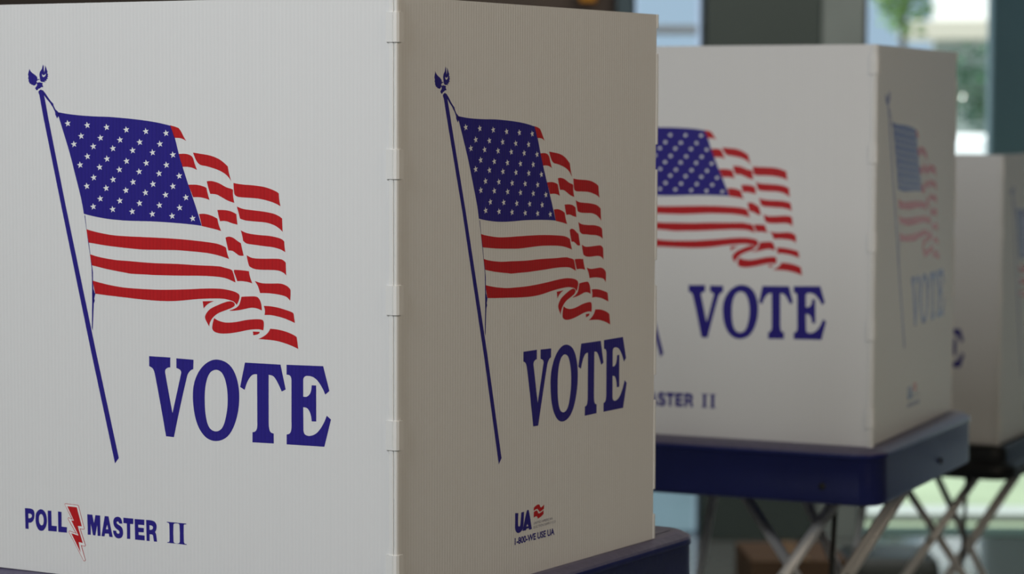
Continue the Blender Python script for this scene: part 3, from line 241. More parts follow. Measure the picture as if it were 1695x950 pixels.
  ["blue",0,[[-363.34,-272.46],[-361.53,-272.59],[-359.91,-273.31],[-358.66,-274.37],[-357.47,-276.2],[-356.76,-278.24],[-356.38,-280.36],[-356.34,-282.43],[-356.64,-284.53],[-357.24,-286.61],[-357.92,-288.0],[-358.88,-289.33],[-360.03,-290.55],[-360.71,-291.05],[-361.53,-291.41],[-362.39,-291.56],[-363.69,-291.52],[-364.92,-291.27],[-365.92,-290.74],[-367.11,-289.43],[-367.98,-287.92],[-368.61,-286.32],[-369.02,-284.73],[-369.19,-283.08],[-369.18,-281.42],[-369.11,-279.5],[-368.86,-277.58],[-368.09,-275.75],[-366.87,-274.31],[-365.24,-273.12]],[[[-363.15,-276.71],[-362.29,-276.83],[-361.58,-277.33],[-361.05,-277.96],[-360.52,-279.0],[-360.22,-280.13],[-360.07,-281.28],[-360.03,-282.53],[-360.15,-283.79],[-360.51,-285.03],[-360.92,-285.71],[-361.55,-286.31],[-362.33,-286.6],[-363.2,-286.45],[-363.91,-285.97],[-364.44,-285.36],[-364.93,-284.41],[-365.21,-283.39],[-365.34,-282.34],[-365.4,-281.09],[-365.31,-279.84],[-364.98,-278.59],[-364.59,-277.81],[-363.98,-277.1]]]],
  ["blue",0,[[-355.51,-273.0],[-351.45,-272.86],[-351.14,-285.97],[-345.53,-285.93],[-345.58,-290.75],[-355.1,-290.88]],[]],
  ["blue",0,[[-344.13,-272.88],[-340.09,-272.86],[-340.09,-285.91],[-334.19,-285.91],[-334.32,-290.71],[-343.87,-290.91]],[]],
  ["red",0,[[-336.75,-265.83],[-335.82,-265.14],[-321.92,-265.39],[-321.0,-266.11],[-314.76,-285.62],[-315.53,-286.42],[-319.22,-286.24],[-313.6,-300.09],[-314.38,-301.08],[-317.99,-300.85],[-313.82,-312.98],[-314.75,-314.05],[-316.21,-313.93],[-332.38,-289.93],[-331.59,-288.64],[-324.66,-290.13],[-333.18,-278.57],[-332.54,-276.98],[-329.0,-278.1]],[]],
  ["white",1,[[-336.21,-266.04],[-335.67,-265.56],[-322.08,-265.83],[-321.47,-266.33],[-315.29,-285.54],[-315.76,-285.95],[-320.14,-285.7],[-314.22,-300.02],[-314.76,-300.68],[-318.99,-300.26],[-314.36,-313.03],[-314.98,-313.64],[-315.9,-313.54],[-331.76,-289.88],[-331.36,-289.11],[-323.12,-290.92],[-332.64,-278.4],[-332.24,-277.45],[-327.39,-278.95]],[]],
  ["red",2,[[-333.52,-267.42],[-323.02,-267.43],[-317.66,-283.78],[-322.12,-283.79],[-316.74,-298.28],[-321.27,-297.82],[-319.29,-306.73],[-329.45,-290.73],[-321.36,-292.18],[-329.32,-279.48],[-326.31,-279.6]],[]],
  ["blue",0,[[-311.72,-272.67],[-306.17,-272.65],[-304.45,-279.73],[-302.84,-272.71],[-297.64,-272.68],[-297.41,-290.45],[-300.52,-290.55],[-300.97,-281.27],[-303.02,-290.5],[-305.65,-290.49],[-307.92,-280.69],[-308.02,-290.36],[-311.37,-290.48]],[]],
  ["blue",0,[[-292.66,-272.61],[-288.61,-272.61],[-284.15,-290.37],[-287.87,-290.39],[-288.46,-287.69],[-292.4,-287.86],[-293.17,-290.52],[-296.37,-290.36]],[[[-290.04,-280.02],[-288.97,-283.98],[-291.53,-284.07]]]],
  ["blue",0,[[-273.73,-277.83],[-273.85,-276.59],[-274.12,-275.38],[-274.59,-274.21],[-275.33,-273.17],[-276.25,-272.56],[-277.38,-272.18],[-278.4,-272.1],[-279.44,-272.25],[-280.78,-272.69],[-281.92,-273.38],[-282.86,-274.53],[-283.39,-275.82],[-283.48,-277.32],[-283.21,-278.79],[-282.76,-280.12],[-282.0,-281.34],[-280.86,-282.29],[-279.54,-283.12],[-278.49,-283.67],[-277.49,-284.27],[-277.0,-284.85],[-276.77,-285.53],[-276.9,-286.08],[-277.31,-286.57],[-277.79,-286.78],[-278.34,-286.82],[-279.01,-286.71],[-279.57,-286.43],[-279.96,-285.92],[-280.18,-285.32],[-280.23,-284.92],[-280.17,-284.5],[-283.68,-284.46],[-283.67,-285.47],[-283.49,-286.44],[-282.92,-287.93],[-282.08,-289.3],[-281.17,-290.07],[-280.03,-290.61],[-278.83,-290.9],[-277.56,-290.9],[-276.02,-290.53],[-274.67,-289.82],[-273.75,-288.76],[-273.21,-287.54],[-272.91,-286.21],[-272.89,-284.87],[-273.08,-283.37],[-273.57,-281.95],[-274.35,-280.95],[-275.4,-280.12],[-276.59,-279.52],[-277.86,-279.0],[-278.74,-278.63],[-279.5,-278.15],[-279.81,-277.62],[-279.82,-277.02],[-279.45,-276.56],[-278.86,-276.27],[-278.3,-276.29],[-277.83,-276.52],[-277.25,-277.17],[-276.82,-277.92]],[]],
  ["blue",0,[[-272.58,-272.51],[-261.8,-272.39],[-261.93,-277.18],[-265.32,-277.29],[-265.23,-290.33],[-268.72,-290.46],[-268.88,-277.2],[-272.58,-277.07]],[]],
  ["blue",0,[[-260.48,-272.58],[-250.09,-272.38],[-250.12,-277.05],[-256.56,-277.19],[-256.58,-279.67],[-250.55,-279.59],[-250.79,-283.36],[-256.37,-283.6],[-256.31,-286.07],[-249.87,-286.01],[-249.91,-290.29],[-260.1,-290.35]],[]],
  ["blue",0,[[-248.18,-272.38],[-245.46,-272.28],[-242.78,-272.33],[-241.09,-272.51],[-239.55,-272.98],[-238.38,-273.84],[-237.54,-274.95],[-237.14,-276.03],[-237.03,-277.2],[-237.18,-278.7],[-237.58,-280.2],[-238.11,-281.17],[-238.81,-282.11],[-238.25,-282.77],[-237.81,-283.5],[-237.49,-284.61],[-237.3,-285.75],[-236.99,-287.98],[-236.73,-290.23],[-240.01,-290.32],[-240.31,-288.5],[-240.67,-286.7],[-240.86,-285.7],[-241.26,-284.78],[-241.79,-284.49],[-242.47,-284.39],[-243.48,-284.35],[-244.5,-284.4],[-244.63,-290.26],[-247.8,-290.34]],[[[-244.64,-276.69],[-243.5,-276.68],[-242.41,-276.83],[-241.57,-277.15],[-241.0,-277.7],[-240.9,-278.6],[-241.22,-279.52],[-241.73,-280.02],[-242.44,-280.35],[-243.5,-280.56],[-244.59,-280.63]]]],
  ["blue",0,[[-226.31,-272.14],[-215.0,-272.09],[-216.75,-272.5],[-218.41,-273.09],[-219.01,-273.51],[-219.3,-274.08],[-219.51,-281.12],[-219.33,-288.13],[-219.13,-288.93],[-218.53,-289.53],[-216.92,-289.94],[-215.13,-290.05],[-225.97,-290.18],[-225.76,-289.5],[-224.79,-289.48],[-223.95,-289.18],[-223.54,-288.56],[-223.46,-287.83],[-223.43,-281.12],[-223.64,-274.44],[-223.79,-273.74],[-224.23,-273.18],[-225.15,-272.8],[-226.24,-272.63]],[]],
  ["blue",0,[[-217.81,-272.16],[-205.82,-272.04],[-206.03,-272.8],[-206.95,-272.78],[-207.82,-272.95],[-208.3,-273.32],[-208.51,-273.82],[-208.63,-280.84],[-208.4,-287.83],[-208.16,-288.7],[-207.54,-289.38],[-206.66,-289.6],[-205.63,-289.54],[-205.75,-290.2],[-217.54,-290.09],[-215.47,-289.94],[-213.53,-289.42],[-212.91,-288.74],[-212.72,-287.88],[-212.61,-280.85],[-212.9,-273.87],[-213.17,-273.21],[-213.81,-272.8],[-215.56,-272.64],[-217.41,-272.78]],[]],],
 'ua': [
  ["blue",0,[[-251.71,-270.69],[-246.61,-271.37],[-246.89,-274.87],[-247.02,-278.39],[-246.87,-281.94],[-246.68,-282.49],[-246.2,-283.03],[-245.46,-283.34],[-244.57,-283.27],[-243.91,-282.89],[-243.57,-282.4],[-242.71,-278.81],[-242.18,-275.16],[-241.82,-271.47],[-237.27,-271.41],[-237.47,-276.24],[-237.91,-281.03],[-238.83,-285.73],[-239.4,-286.63],[-240.44,-287.39],[-241.71,-288.01],[-243.04,-288.54],[-244.55,-288.91],[-246.24,-288.94],[-247.82,-288.55],[-249.25,-287.86],[-250.37,-287.03],[-251.16,-286.03],[-251.56,-284.98],[-251.79,-283.94],[-251.91,-282.74],[-251.86,-281.56],[-251.81,-280.37],[-251.78,-277.14],[-251.75,-273.92]],[]],
  ["blue",0,[[-232.71,-271.12],[-232.26,-270.78],[-231.49,-270.61],[-230.63,-270.63],[-230.05,-270.83],[-229.61,-271.18],[-229.37,-271.56],[-227.54,-277.17],[-225.91,-282.78],[-224.39,-288.4],[-228.83,-288.46],[-229.67,-286.77],[-233.01,-286.98],[-234.25,-288.16],[-239.64,-288.08],[-237.57,-282.37],[-235.32,-276.7]],[[[-231.79,-282.89],[-230.1,-285.14],[-233.44,-284.91]]]],
  ["red",0,[[-221.43,-270.13],[-220.26,-269.56],[-219.02,-269.03],[-217.66,-268.6],[-216.35,-268.3],[-214.95,-268.1],[-213.45,-268.11],[-212.62,-268.33],[-211.91,-268.74],[-211.32,-269.2],[-210.92,-269.86],[-210.67,-270.54],[-210.04,-271.09],[-209.19,-271.22],[-208.31,-271.06],[-207.5,-270.83],[-206.29,-270.44],[-205.18,-269.97],[-204.11,-269.46],[-204.51,-273.26],[-206.04,-273.68],[-207.58,-274.09],[-209.17,-274.46],[-209.98,-274.68],[-210.83,-274.88],[-211.7,-274.8],[-212.58,-274.28],[-213.17,-273.6],[-213.83,-272.94],[-214.46,-272.44],[-215.14,-271.97],[-215.95,-271.75],[-217.92,-271.9],[-219.71,-272.3],[-221.41,-272.83]],[]],
  ["red",0,[[-221.4,-273.96],[-219.96,-273.51],[-218.45,-273.15],[-216.78,-273.0],[-216.13,-273.15],[-215.55,-273.5],[-215.09,-273.9],[-214.66,-274.56],[-214.38,-275.25],[-213.81,-275.87],[-213.17,-276.12],[-212.4,-276.2],[-211.69,-276.15],[-209.33,-275.65],[-207.1,-275.03],[-204.92,-274.34],[-205.07,-277.72],[-206.36,-278.33],[-207.69,-278.92],[-209.13,-279.43],[-210.89,-279.92],[-212.73,-280.34],[-214.61,-280.73],[-214.89,-279.97],[-215.28,-279.23],[-215.9,-278.53],[-216.36,-278.27],[-216.98,-278.11],[-217.58,-278.07],[-218.92,-278.21],[-220.16,-278.47],[-221.36,-278.78]],[]],],
}
TEXTS = [["UNITED AMERICAN","grey",[[-221.57,-284.97],[-190.13,-284.63],[-221.58,-282.8]]],["ELECTION SUPPLY CO","grey",[[-221.71,-288.41],[-184.67,-288.2],[-221.73,-286.29]]],["1-800-WE USE UA","blue",[[-252.18,-298.71],[-186.56,-298.8],[-252.22,-292.56]]]]
MAP = {"B":[[0.93433,-0.06113,-0.0085,-0.10025,-0.06652,-0.1692],[-0.00889,1.00783,0.0001,-0.04015,0.04554,0.01088]],"C":[[0.93667,-0.04438,-0.00677,-0.14738,-0.07554,-0.06219],[0.02006,1.03371,0.0046,-0.05563,0.13399,0.04254]],"D":[[0.98917,-0.05334,-0.00688],[0.00513,0.97688,0.0015]]}
VB = -0.327995       # sheet bottom in print coordinates
DU = 0.434142        # where the print's zero sits on a side sheet
def mapper(kind, a):
    if kind is None: return lambda u, v: (u, v)
    def f(u, v):
        t = [u, v, 1, u*u, u*v, v*v][:len(a[0])]
        return sum(p*q for p, q in zip(a[0], t)), sum(p*q for p, q in zip(a[1], t))
    return f
def art_obj(name, group, mp, parent, off):
    """flat ink shapes lying on the sheet's outer (-y) surface"""
    bm = nb(); order = []; 
    for c, lay, outer, holes in ART[group]:
        loops = []
        for lp in [outer] + holes:
            loops.append([Vector((mp(a/1000, b/1000)[0] + off, -.00012 - lay*.00008, mp(a/1000, b/1000)[1] - VB)) for a, b in lp])
        flat = [p for l in loops for p in l]
        vs = [bm.verts.new(p) for p in flat]
        if c not in order: order.append(c)
        for tri in tessellate_polygon([[Vector((p.x, p.z, 0)) for p in l] for l in loops]):
            if len(set(tri)) < 3: continue
            try: f = bm.faces.new([vs[i] for i in tri])
            except ValueError: continue
            f.normal_update()
            if f.normal.y > 0: f.normal_flip()
            f.material_index = order.index(c)
    return bm, order
def put_art(name, group, mp, parent, off, texts=False):
    bm, order = art_obj(name, group, mp, parent, off)
    me = bpy.data.meshes.new(name); bm.to_mesh(me); bm.free()
    if texts:
        bm = nb(); bm.from_mesh(me)
        for txt, c, (bl, br, tl) in TEXTS:
            cu = bpy.data.curves.new('lettering', 'FONT'); cu.body = txt; cu.resolution_u = 3
            if c == 'blue': cu.offset = .035
            to = bpy.data.objects.new('lettering', cu); COL.objects.link(to)
            dg = bpy.context.evaluated_depsgraph_get(); tm = bpy.data.meshes.new_from_object(to.evaluated_get(dg))
            xs = [v.co.x for v in tm.vertices]; x0, x1 = min(xs), max(xs); ys = [v.co.y for v in tm.vertices]; y0, y1 = min(ys), max(ys)
            if c not in order: order.append(c)
            for v in tm.vertices:
                s = (v.co.x-x0)/(x1-x0); t = (v.co.y-y0)/(y1-y0)
                u = bl[0] + s*(br[0]-bl[0]) + t*(tl[0]-bl[0]); w = bl[1] + s*(br[1]-bl[1]) + t*(tl[1]-bl[1])
                v.co = (u/1000 + off, -.00012, w/1000 - VB)
            n0 = len(bm.faces); bm.from_mesh(tm); bm.faces.ensure_lookup_table()
            for f in bm.faces[n0:]: f.material_index = order.index(c)
            bpy.data.objects.remove(to); bpy.data.curves.remove(cu); bpy.data.meshes.remove(tm)
        bm.to_mesh(me); bm.free()
    for c in order: me.materials.append(M[c])
    o = bpy.data.objects.new(name, me); COL.objects.link(o); o.parent = parent
    return o

# ------------------------------------------------------------------ the place: floor, ceiling, walls
def slab(name, lo, hi, m): return struct(obj(name, bx(lo, hi), m))
M['floor'] = mat('polished_stone_floor', (.26, .28, .27), .14, spec=.6, var=.18, scale=1.2, coat=.3)
M['plaster'] = mat('warm_grey_plaster', (.42, .39, .35), .8, var=.05, scale=3)
M['ceiling'] = mat('ceiling_plaster', (.62, .60, .57), .85, var=.03, scale=3)
M['cladding'] = mat('dark_green_grey_cladding', (.065, .088, .080), .4, var=.10, scale=2.5)
M['stone'] = mat('grey_green_stone', (.27, .31, .29), .55, var=.22, scale=3.5)
M['mullion'] = mat('dark_window_metal', (.035, .055, .065), .4, metal=.3, var=.1)
M['slate'] = mat('slate_blue_cladding', (.065, .105, .125), .5, var=.10, scale=2)
M['wood'] = mat('dark_brown_timber', (.075, .050, .034), .5, var=.3, scale=5)
slab('floor', (-5, -4, -.06), (6, 7.36, 0), 'floor')
slab('ceiling', (-5, -4, 3.0), (6, 7.36, 3.1), 'ceiling')
slab('wall_left', (-5.1, -4, 0), (-5, 7.45, 3), 'plaster')
slab('wall_right', (6, -4, 0), (6.1, 7.45, 3), 'plaster')
slab('wall_rear', (-5, -4.1, 0), (6, -4, 3), 'plaster')
slab('wall_timber', (-5, 7.30, 0), (.296, 7.45, 3), 'wood')

# glazed end wall: column, pilaster, mullions and panes
c = tag(obj('column', bx((.557, 7.30, 0), (.895, 7.42, 3), .006), 'cladding'), 'wide dark green-grey clad column behind the second booth', 'column')
c = tag(obj('pilaster', bx((.897, 7.32, 0), (1.022, 7.42, 3), .004), 'stone'), 'pale grey-green stone pilaster joined to the dark column', 'pilaster')
def window(name, x0, x1, rails, posts=()):
    t = bpy.data.objects.new(name, None); COL.objects.link(t); t.location = (x0, 7.33, 0); struct(t)
    w = x1 - x0
    for a, b in ((0, .012), (w-.006, w)): obj('window_frame', bx((a, 0, 0), (b, .08, 3), .003), 'mullion', t)
    for z, h in rails: obj('window_rail', bx((.02, .0, z), (w-.02, .06, z+h), .003), 'palemetal', t)
    for x, ww in posts: obj('window_post', bx((x, 0, .1), (x+ww, .05, 3), .002), 'mullion', t)
    obj('window_pane', bx((.02, .03, 0), (w-.02, .036, 3)), M['glass'], t)
    return t
g = bpy.data.materials.new('clear_glass'); g.use_nodes = True; nt = g.node_tree; nt.nodes.remove(nt.nodes['Principled BSDF'])
tr = nt.nodes.new('ShaderNodeBsdfTransparent'); tr.inputs[0].default_value = (.93, .97, .96, 1)
gl = nt.nodes.new('ShaderNodeBsdfGlossy'); gl.inputs['Roughness'].default_value = .02; gl.inputs['Color'].default_value = (.9, .95, 1, 1)
fr = nt.nodes.new('ShaderNodeFresnel'); fr.inputs[0].default_value = 1.45
mx = nt.nodes.new('ShaderNodeMixShader'); nt.links.new(fr.outputs[0], mx.inputs[0]); nt.links.new(tr.outputs[0], mx.inputs[1]); nt.links.new(gl.outputs[0], mx.inputs[2])
nt.links.new(mx.outputs[0], nt.nodes['Material Output'].inputs[0]); M['glass'] = g
M['palemetal'] = mat('pale_blue_grey_metal', (.50, .60, .70), .4, var=.05)
window('window_1', .345, .556, [(1.478, .030), (2.6, .05)])
window('window_2', 1.020, 5.20, [(2.6, .05)], [(1.68, .05), (2.95, .05)])
slab('wall_end', (5.20, 7.30, 0), (6, 7.45, 3), 'wood')
tag(obj('column', bx((.296, 7.22, 0), (.345, 7.42, 3), .004), 'slate'), 'narrow blue-grey post left of the pale blue window pane', 'post')

# ------------------------------------------------------------------ outdoors
M['grass'] = mat('sunlit_grass', (.33, .40, .27), .8, var=.3, scale=2.5)
M['paving'] = mat('pale_paving', (.50, .52, .50), .7, var=.12, scale=1.5)
M['cream'] = mat('cream_render', (.62, .56, .46), .8, var=.05)
M['brightwhite'] = mat('white_render', (.95, .95, .95), .7, var=.02)
M['kerbstone'] = mat('pale_kerbstone', (.40, .43, .42), .8, var=.08)
M['bark'] = mat('bark', (.09, .07, .05), .9, var=.4, scale=30, bump=.5)
M['leaf'] = mat('leaf_green', (.04, .11, .05), .18, var=.6, scale=9, spec=.9)
M['leaf2'] = mat('pale_leaf_green', (.19, .33, .09), .35, var=.4, scale=9, spec=.7)
slab('ground_paving', (-30, 7.36, -.08), (60, 160, -.02), 'paving')
tag(obj('lawn', bx((1.0, 7.80, -.02), (8.0, 9.3, .012), .004), 'grass'), 'strip of sunlit grass outside the window', 'grass')['kind'] = 'stuff'
tag(obj('lawn', bx((1.0, 7.38, -.02), (8.0, 7.60, .004), .002), 'grass'), 'narrow grass strip between the window glass and the pale kerb', 'grass')['kind'] = 'stuff'
tag(obj('kerb', bx((1.0, 7.62, -.02), (8.0, 7.78, .03), .01), 'kerbstone'), 'pale straight kerb between window wall and grass', 'kerb')
tag(obj('slate_pier', bx((1.803, 9.5, 0), (2.40, 9.58, 5), .01), 'slate'), 'tall slate-blue square pier outside at the right edge', 'pier')
wl = obj('garden_wall', bx((0, 0, 0), (3.2, .25, 1.09), .05, 3), 'brightwhite'); tag(wl, 'low white garden wall glaring in the sun between the plants', 'wall')
wl.location = (2.2, 20.5, 0); wl.rotation_euler.z = -.35
bd = thing('building', 'cream rendered building with pale band above the trees outside', 'building', (4.9, 30, 0), -.35)
obj('wall', bx((0, .5, 0), (10, 1.5, 6)), 'brightwhite', bd)
obj('balcony_slab', bx((-.25, -.3, 2.13), (10, .5, 2.35), .01), 'cream', bd)
obj('ground_storey', bx((.1, .1, 0), (9.8, .5, 2.13)), 'stone', bd)
struct(obj('ground_shade_slab', bx((-3, 7.45, -.03), (.99, 10.5, -.012)), 'slate'))  # dark slab stands in for shade on the paving outside the left pane
bo = thing('streak_post', 'slim pale post added as a white reflection streak outside the left window pane', 'streak_post', (.61, 8.6, -.012))  # added upright that stands in for a bright vertical reflection
bm = nb(); tube(bm, (0, 0, 0), (0, 0, .86), .02); obj('post', bm, 'brightwhite', bo, True)
bm = nb(); rings(bm, [([(r*math.cos(a*math.pi/10), r*math.sin(a*math.pi/10)) for a in range(20)], z) for r, z in ((.02, .86), (.026, .865), (.026, .885), (.018, .90), (.006, .908))]); obj('cap', bm, 'mullion', bo, True)
def foliage(cx, cy, z0, z1, rx, ry, n, size, seed):
    rnd = random.Random(seed); bm = nb()
    for _ in range(n):
        while True:
            p = Vector((rnd.uniform(-1, 1), rnd.uniform(-1, 1), rnd.uniform(-1, 1)))
            if p.length <= 1 and p.length > .35: break
        p *= 1 + .25*noise.noise(p*3 + Vector((seed, 0, 0)))
        c = Vector((cx + p.x*rx, cy + p.y*ry, (z0+z1)/2 + p.z*(z1-z0)/2))
        if c.z < .05: c.z = .05 + rnd.random()*.1
        q = Vector((rnd.gauss(0, 1), rnd.gauss(0, 1), rnd.gauss(0, 1))).to_track_quat('Z', 'Y').to_matrix()
        s = size*rnd.uniform(.6, 1.3)
        pts = [(-.5, 0, 0), (-.15, .24, .05), (.2, .2, .06), (.55, 0, 0), (.2, -.2, .06), (-.15, -.24, .05)]
        bm.faces.new([bm.verts.new(c + q @ (Vector(a)*s)) for a in pts])
    return bm
def plant(name, label, cat, x, y, z0, z1, r, n, size, seed, leaf, group=None, trunk=.03):
    t = thing(name, label, cat, (x, y, -.02), 0, group)
    bm = nb(); rnd = random.Random(seed)
    tube(bm, (0, 0, 0), (.02, 0, z0 + (z1-z0)*.6), trunk, trunk*.5, 10)
    for k in range(6):
        a = k*1.05 + rnd.random(); zz = z0 + (z1-z0)*(.1 + .08*k)
        tube(bm, (0, 0, zz), (math.cos(a)*r*.6, math.sin(a)*r*.6, zz + (z1-z0)*.25), trunk*.4, trunk*.15, 8)
    obj('trunk', bm, 'bark', t, True)
    obj('foliage', foliage(0, 0, z0, z1, r, r, n, size, seed), leaf, t)
    return t
plant('shrub', 'dark glossy shrub seen through the window below the cream band', 'shrub', 2.68, 13.5, 1.17, 1.64, .50, 1700, .045, 3, 'leaf', trunk=.02)
plant('shrub', 'dense dark hedge plant standing left of the glossy shrub outside', 'shrub', 1.95, 14.6, .05, 1.60, .50, 2600, .055, 5, 'leaf', trunk=.02)
plant('tree', 'pale green leafy tree at the top of the window', 'tree', 2.62, 17.0, 1.76, 3.2, .28, 1500, .07, 8, 'leaf2', trunk=.035)

# things low down behind the booths
cb = thing('cardboard_box', 'small brown cardboard box on the floor behind the booth legs', 'box', (.675, 5.95, 0), .06)
M['card'] = mat('brown_cardboard', (.14, .078, .04), .8, var=.12, scale=14)
M['tape'] = mat('tan_packing_tape', (.30, .18, .09), .3)
obj('carton', bx((-.115, -.1, 0), (.115, .16, .200), .003), 'card', cb)
obj('packing_tape', bx((-.025, -.1008, .1995), (.025, .1608, .2012)), 'tape', cb)
lb = thing('storage_case', 'low dark grey case on the floor under the second booth', 'case', (.965, 6.35, 0), 0)
M['case'] = mat('dark_grey_case_plastic', (.055, .065, .06), .45, var=.1)
bm = nb(); rings(bm, [(rrect(-.11, .11, -.12, .12, .02), 0), (rrect(-.115, .115, -.125, .125, .02), .10), (rrect(-.11, .11, -.12, .12, .02), .128), (rrect(-.09, .09, -.1, .1, .02), .135)])
obj('body', bm, 'case', lb, True)
bm = nb(); tube(bm, (-.04, -.125, .06), (-.04, -.145, .06), .005); tube(bm, (.04, -.125, .06), (.04, -.145, .06), .005); tube(bm, (-.045, -.145, .06), (.045, -.145, .06), .006)
obj('handle', bm, 'foot', lb, True)

# wall lamp glowing on the timber wall
lamp = thing('wall_lamp', 'small amber lamp glowing on the dark timber wall above the first booth', 'lamp', (.215, 7.30, 1.614))
bm = nb(); box(bm, (-.025, -.02, -.03), (.025, 0, .03), .004); obj('backplate', bm, 'mullion', lamp)
e = bpy.data.materials.new('amber_glow'); e.use_nodes = True; eb = e.node_tree.nodes['Principled BSDF']
eb.inputs['Base Color'].default_value = (.35, .18, .03, 1); eb.inputs['Emission Color'].default_value = (1, .42, .06, 1); eb.inputs['Emission Strength'].default_value = .2
bm = nb(); prof = [(.0, -.045), (.022, -.045), (.034, .0), (.022, .05), (0, .05)]
V = []
for k in range(20):
    a = 2*math.pi*k/20; V.append([bm.verts.new((r*math.cos(a), -.055 + r*math.sin(a), z)) for r, z in prof[1:4]])
for k in range(20):
    A, B = V[k], V[(k+1) % 20]
    for j in range(2): bm.faces.new((A[j], B[j], B[j+1], A[j+1]))
bm.faces.new([v[0] for v in V][::-1]); bm.faces.new([v[2] for v in V])
obj('lamp_shade', bm, e, lamp, True)

# ------------------------------------------------------------------ voting booths
SW, SH, TH = .455, .4956, .004   # front sheet width, sheet height, thickness
CL = [.4709 - .1088*k for k in range(5)]; CH = .0118
def sheet_panel(name, root, x0, x1, loc, rz, mpv, ua, h=SH, notch_far=False, prints=True, lean=0):
    o = obj(name, bx((x0, 0, 0), (x1, TH, h)), 'sheet', root)
    o.location = loc; o.rotation_euler = (0, 0, rz)
    if prints:
        off = DU if ua else 0
        put_art('flag_print', 'flag', mpv, o, off)
        put_art('vote_lettering', 'vote', mpv, o, off)
        if ua: put_art('supplier_logo', 'ua', mapper(None, 0), o, off, True)
        else: put_art('brand_lettering', 'maker', mpv, o, off)
    return o
def spans(h):
    zs = []; z = h
    for c in CL:
        if c+CH < z: zs.append((c+CH, z))
        z = c-CH
    zs.append((0, z)); return zs
LEGS = [ # name, x at top, y, foot x, radius
    ('c', -.027, .050, -.578, .0080), ('b', -.236, .090, .352, .0070), ('d', -.243, .330, .171, .0066), ('f', -.016, .360, -.529, .0080),
    ('f2', -.013, .30, -.525, .0045), ('a', -.333, .380, -.476, .0062)]
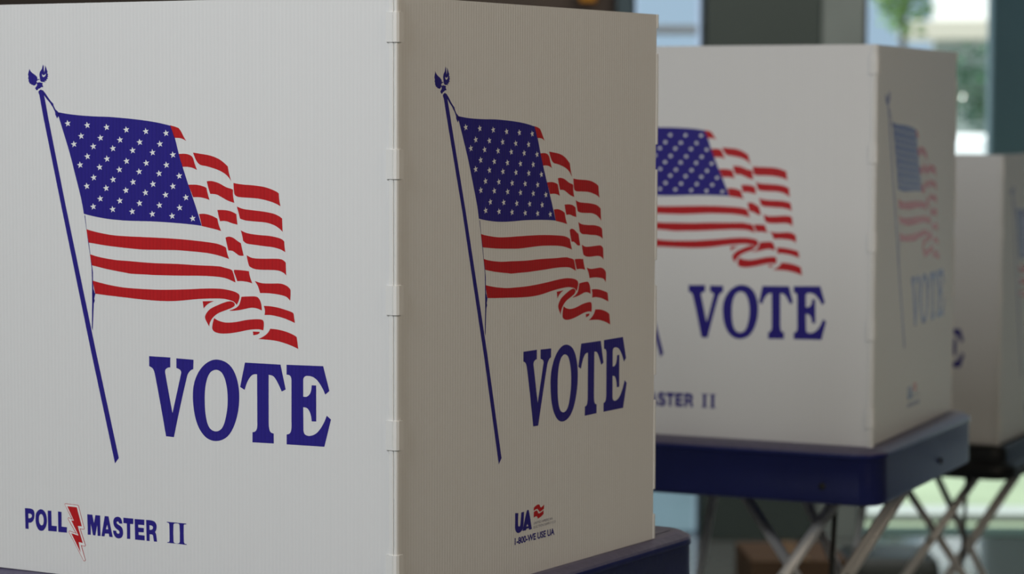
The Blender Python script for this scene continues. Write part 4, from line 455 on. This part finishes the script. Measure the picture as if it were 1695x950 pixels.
def booth(label, corner, t, e, base_z, tray_m, mapA, mapB, tray_rot, tray_back, flange=False, side_out=0):
    z0 = base_z; FL = z0
    root = thing('voting_booth', label, 'voting booth', (corner[0] + (-.21*math.cos(t) - .22*math.sin(t)), corner[1] + (-.21*math.sin(t) + .22*math.cos(t)), 0), t, 'white printed voting booths in a row')
    L = Matrix.Translation((.21, -.22, z0))   # local frame: origin at the screen's near corner, bottom edge
    def place(o, rz=0, dx=(0, 0, 0)):
        o.location = Vector((.21, -.22, z0)) + Vector(dx); o.rotation_euler = (0, 0, rz); return o
    A = sheet_panel('front_panel', root, -SW, 0, (.21, -.22, z0), 0, mapA, False)
    sr = math.pi/2 + e
    Bp = sheet_panel('side_panel', root, 0, .4263, (.21, -.22, z0), sr, mapB, True)
    # far side sheet, same print, facing the other way
    C = sheet_panel('side_panel', root, 0, .4263, (.21 - SW, -.22 + .4263, z0), -math.pi/2, mapB, True)
    # folded edges and the milky clips that lock the near corner
    for a, b in spans(SH):
        bm = nb(); prism(bm, [(-.0038, -.0007), (-.0032, -.0013), (.0000, -.0015), (.0007, -.0009), (.0007, .0003), (-.0038, .0003)], a, b); place(obj('edge_strip', bm, 'strip', root))
        bm = nb(); prism(bm, [(.0012, -.0009), (.0022, -.0012), (.0034, -.0004), (.0040, .0012), (.0040, .0050), (.0001, .0050), (.0001, .0004), (.0012, .0004)], a, b); place(obj('edge_strip', bm, 'strip', root))
        o = obj('edge_strip', bx((.4263, -.0008, a), (.4292, TH+.0015, b), .0006), 'strip', root); place(o, sr)
        o = obj('edge_strip', bx((-SW-.0028, -.0008, a), (-SW, TH+.0008, b), .0006), 'strip', root); place(o)
    for c in CL:
        a, b = c-CH, c+CH
        bm = nb(); prism(bm, [(-.0060, -.0016), (-.0055, -.0023), (.0008, -.0028), (.0012, -.0022), (.0018, -.0028), (.0040, -.0018), (.0052, .0004), (.0054, .0066), (.0002, .0066), (.0002, .0002), (-.0060, .0002)], max(a, 0), b)
        place(obj('hinge_clip', bm, 'clip', root))
    # moulded tray
    zt = .0; ht = .060 if not flange else .055
    def R(i, r): return rrect(-SW-.022+i, .021+side_out-i, -.026+i, tray_back-i, max(r-i, .004))
    bm = nb()
    if not flange:
        rings(bm, [(R(.006, .034), -.0710), (R(.0015, .034), -.0690), (R(0, .034), -.0650), (R(.0008, .034), -.0130), (R(-.0010, .034), -.0120), (R(-.0010, .034), -.0065), (R(.0006, .034), -.0045), (R(.0090, .034), -.0008), (R(.014, .034), 0)])
    else:
        rings(bm, [(R(-.004, .03), -.0560), (R(-.012, .03), -.0540), (R(-.012, .03), -.0330), (R(-.006, .03), -.0290), (R(.002, .03), -.0280), (R(.004, .03), -.0070), (R(.008, .03), -.0010), (R(.014, .03), 0)])
    # the tray pivots very slightly about the near corner relative to the screen
    tr_ = obj('tray', bm, tray_m, root, True); place(tr_, tray_rot)
    tr_.data.materials.append(M['traytop' if not flange else 'blacktray'])
    for p in tr_.data.polygons:
        p.use_smooth = abs(p.normal.z) < .3
        if p.normal.z > .4 and p.center.z > -.02: p.material_index = 1
    bm = nb(); rings(bm, [(R(.020, .034), .0001), (R(.020, .034), .0004), (R(.0215, .034), .0006)])
    sf = obj('writing_surface', bm, 'traytop' if not flange else 'blacktray', root, False); place(sf, tray_rot)
    if not flange:
        bm = nb(); tube(bm, (-.052, -.0275, -.0480), (-.052, -.020, -.0480), .0042, n=14); place(obj('bolt', bm, 'foot', root, True), tray_rot)
        bm = nb(); tube(bm, (.014, .26, -.0480), (.0225, .26, -.0480), .0042, n=14); place(obj('bolt', bm, 'foot', root, True), tray_rot)
    # crossed tubular legs
    for nm, xt, y, xf, r in LEGS:
        s = (xf - xt)/(.847-.03)
        zt_, zf = -.050, -(z0 - .02)
        xa = xt + s*(-zt_-.03); xb = xt + s*(-zf-.03)
        bm = nb(); tube(bm, (xa, y, zt_), (xb, y, zf), r)
        lg = obj('leg', bm, 'alu', root, True); place(lg)
        bm = nb(); tube(bm, (xb, y, zf+.004), (xb, y, -z0+.002), r*1.1, r*1.7, 14); f_ = obj('rubber_foot', bm, 'foot', lg, True)
    # pivot bolts where the legs cross, the spring rod between them
    for (x0_, s0), (x1_, s1), ya, yb in (((-.027, -.674), (-.236, .720), .040, .100), ((-.243, .507), (-.016, -.627), .322, .370)):
        dz = (x1_ - x0_)/(s0 - s1); zz = -.03 - dz; xx = x0_ + s0*dz
        bm = nb(); tube(bm, (xx, ya, zz), (xx, yb, zz), .0035, n=12); place(obj('pivot_bolt', bm, 'foot', root, True))
    bm = nb(); tube(bm, (-.107, .20, -.05), (-.118, .20, -.30), .0035, n=12); place(obj('brace_rod', bm, 'rod', root, True))
    bm = nb(); tube(bm, (-.118, .04, -.30), (-.118, .37, -.30), .0035, n=12); place(obj('brace_rod', bm, 'rod', root, True))
    return root
ident = mapper(None, 0)
YC = 0.075432
booth('nearest white voting booth with large printed flag and VOTE, filling the left side',
      (-.0948926, 2.0), -.50922277, -.05931746, H - .0754319 + VB, 'tray', ident, mapper(1, MAP['B']), -.045, .508, side_out=-.004)
booth('middle white voting booth on a navy blue tray with silver crossed legs below',
      (.442099921, 3.07322398), -.448744838, .0415761275, H - .0828686 + VB, 'tray', mapper(1, MAP['C']), mapper(1, MAP['D']), .020, .440)
booth('farthest white voting booth, lower than the others, on a black tray at the right edge',
      (.8285, 4.25), -.46, 0.0, .686, 'blacktray', ident, ident, 0, .440, True)
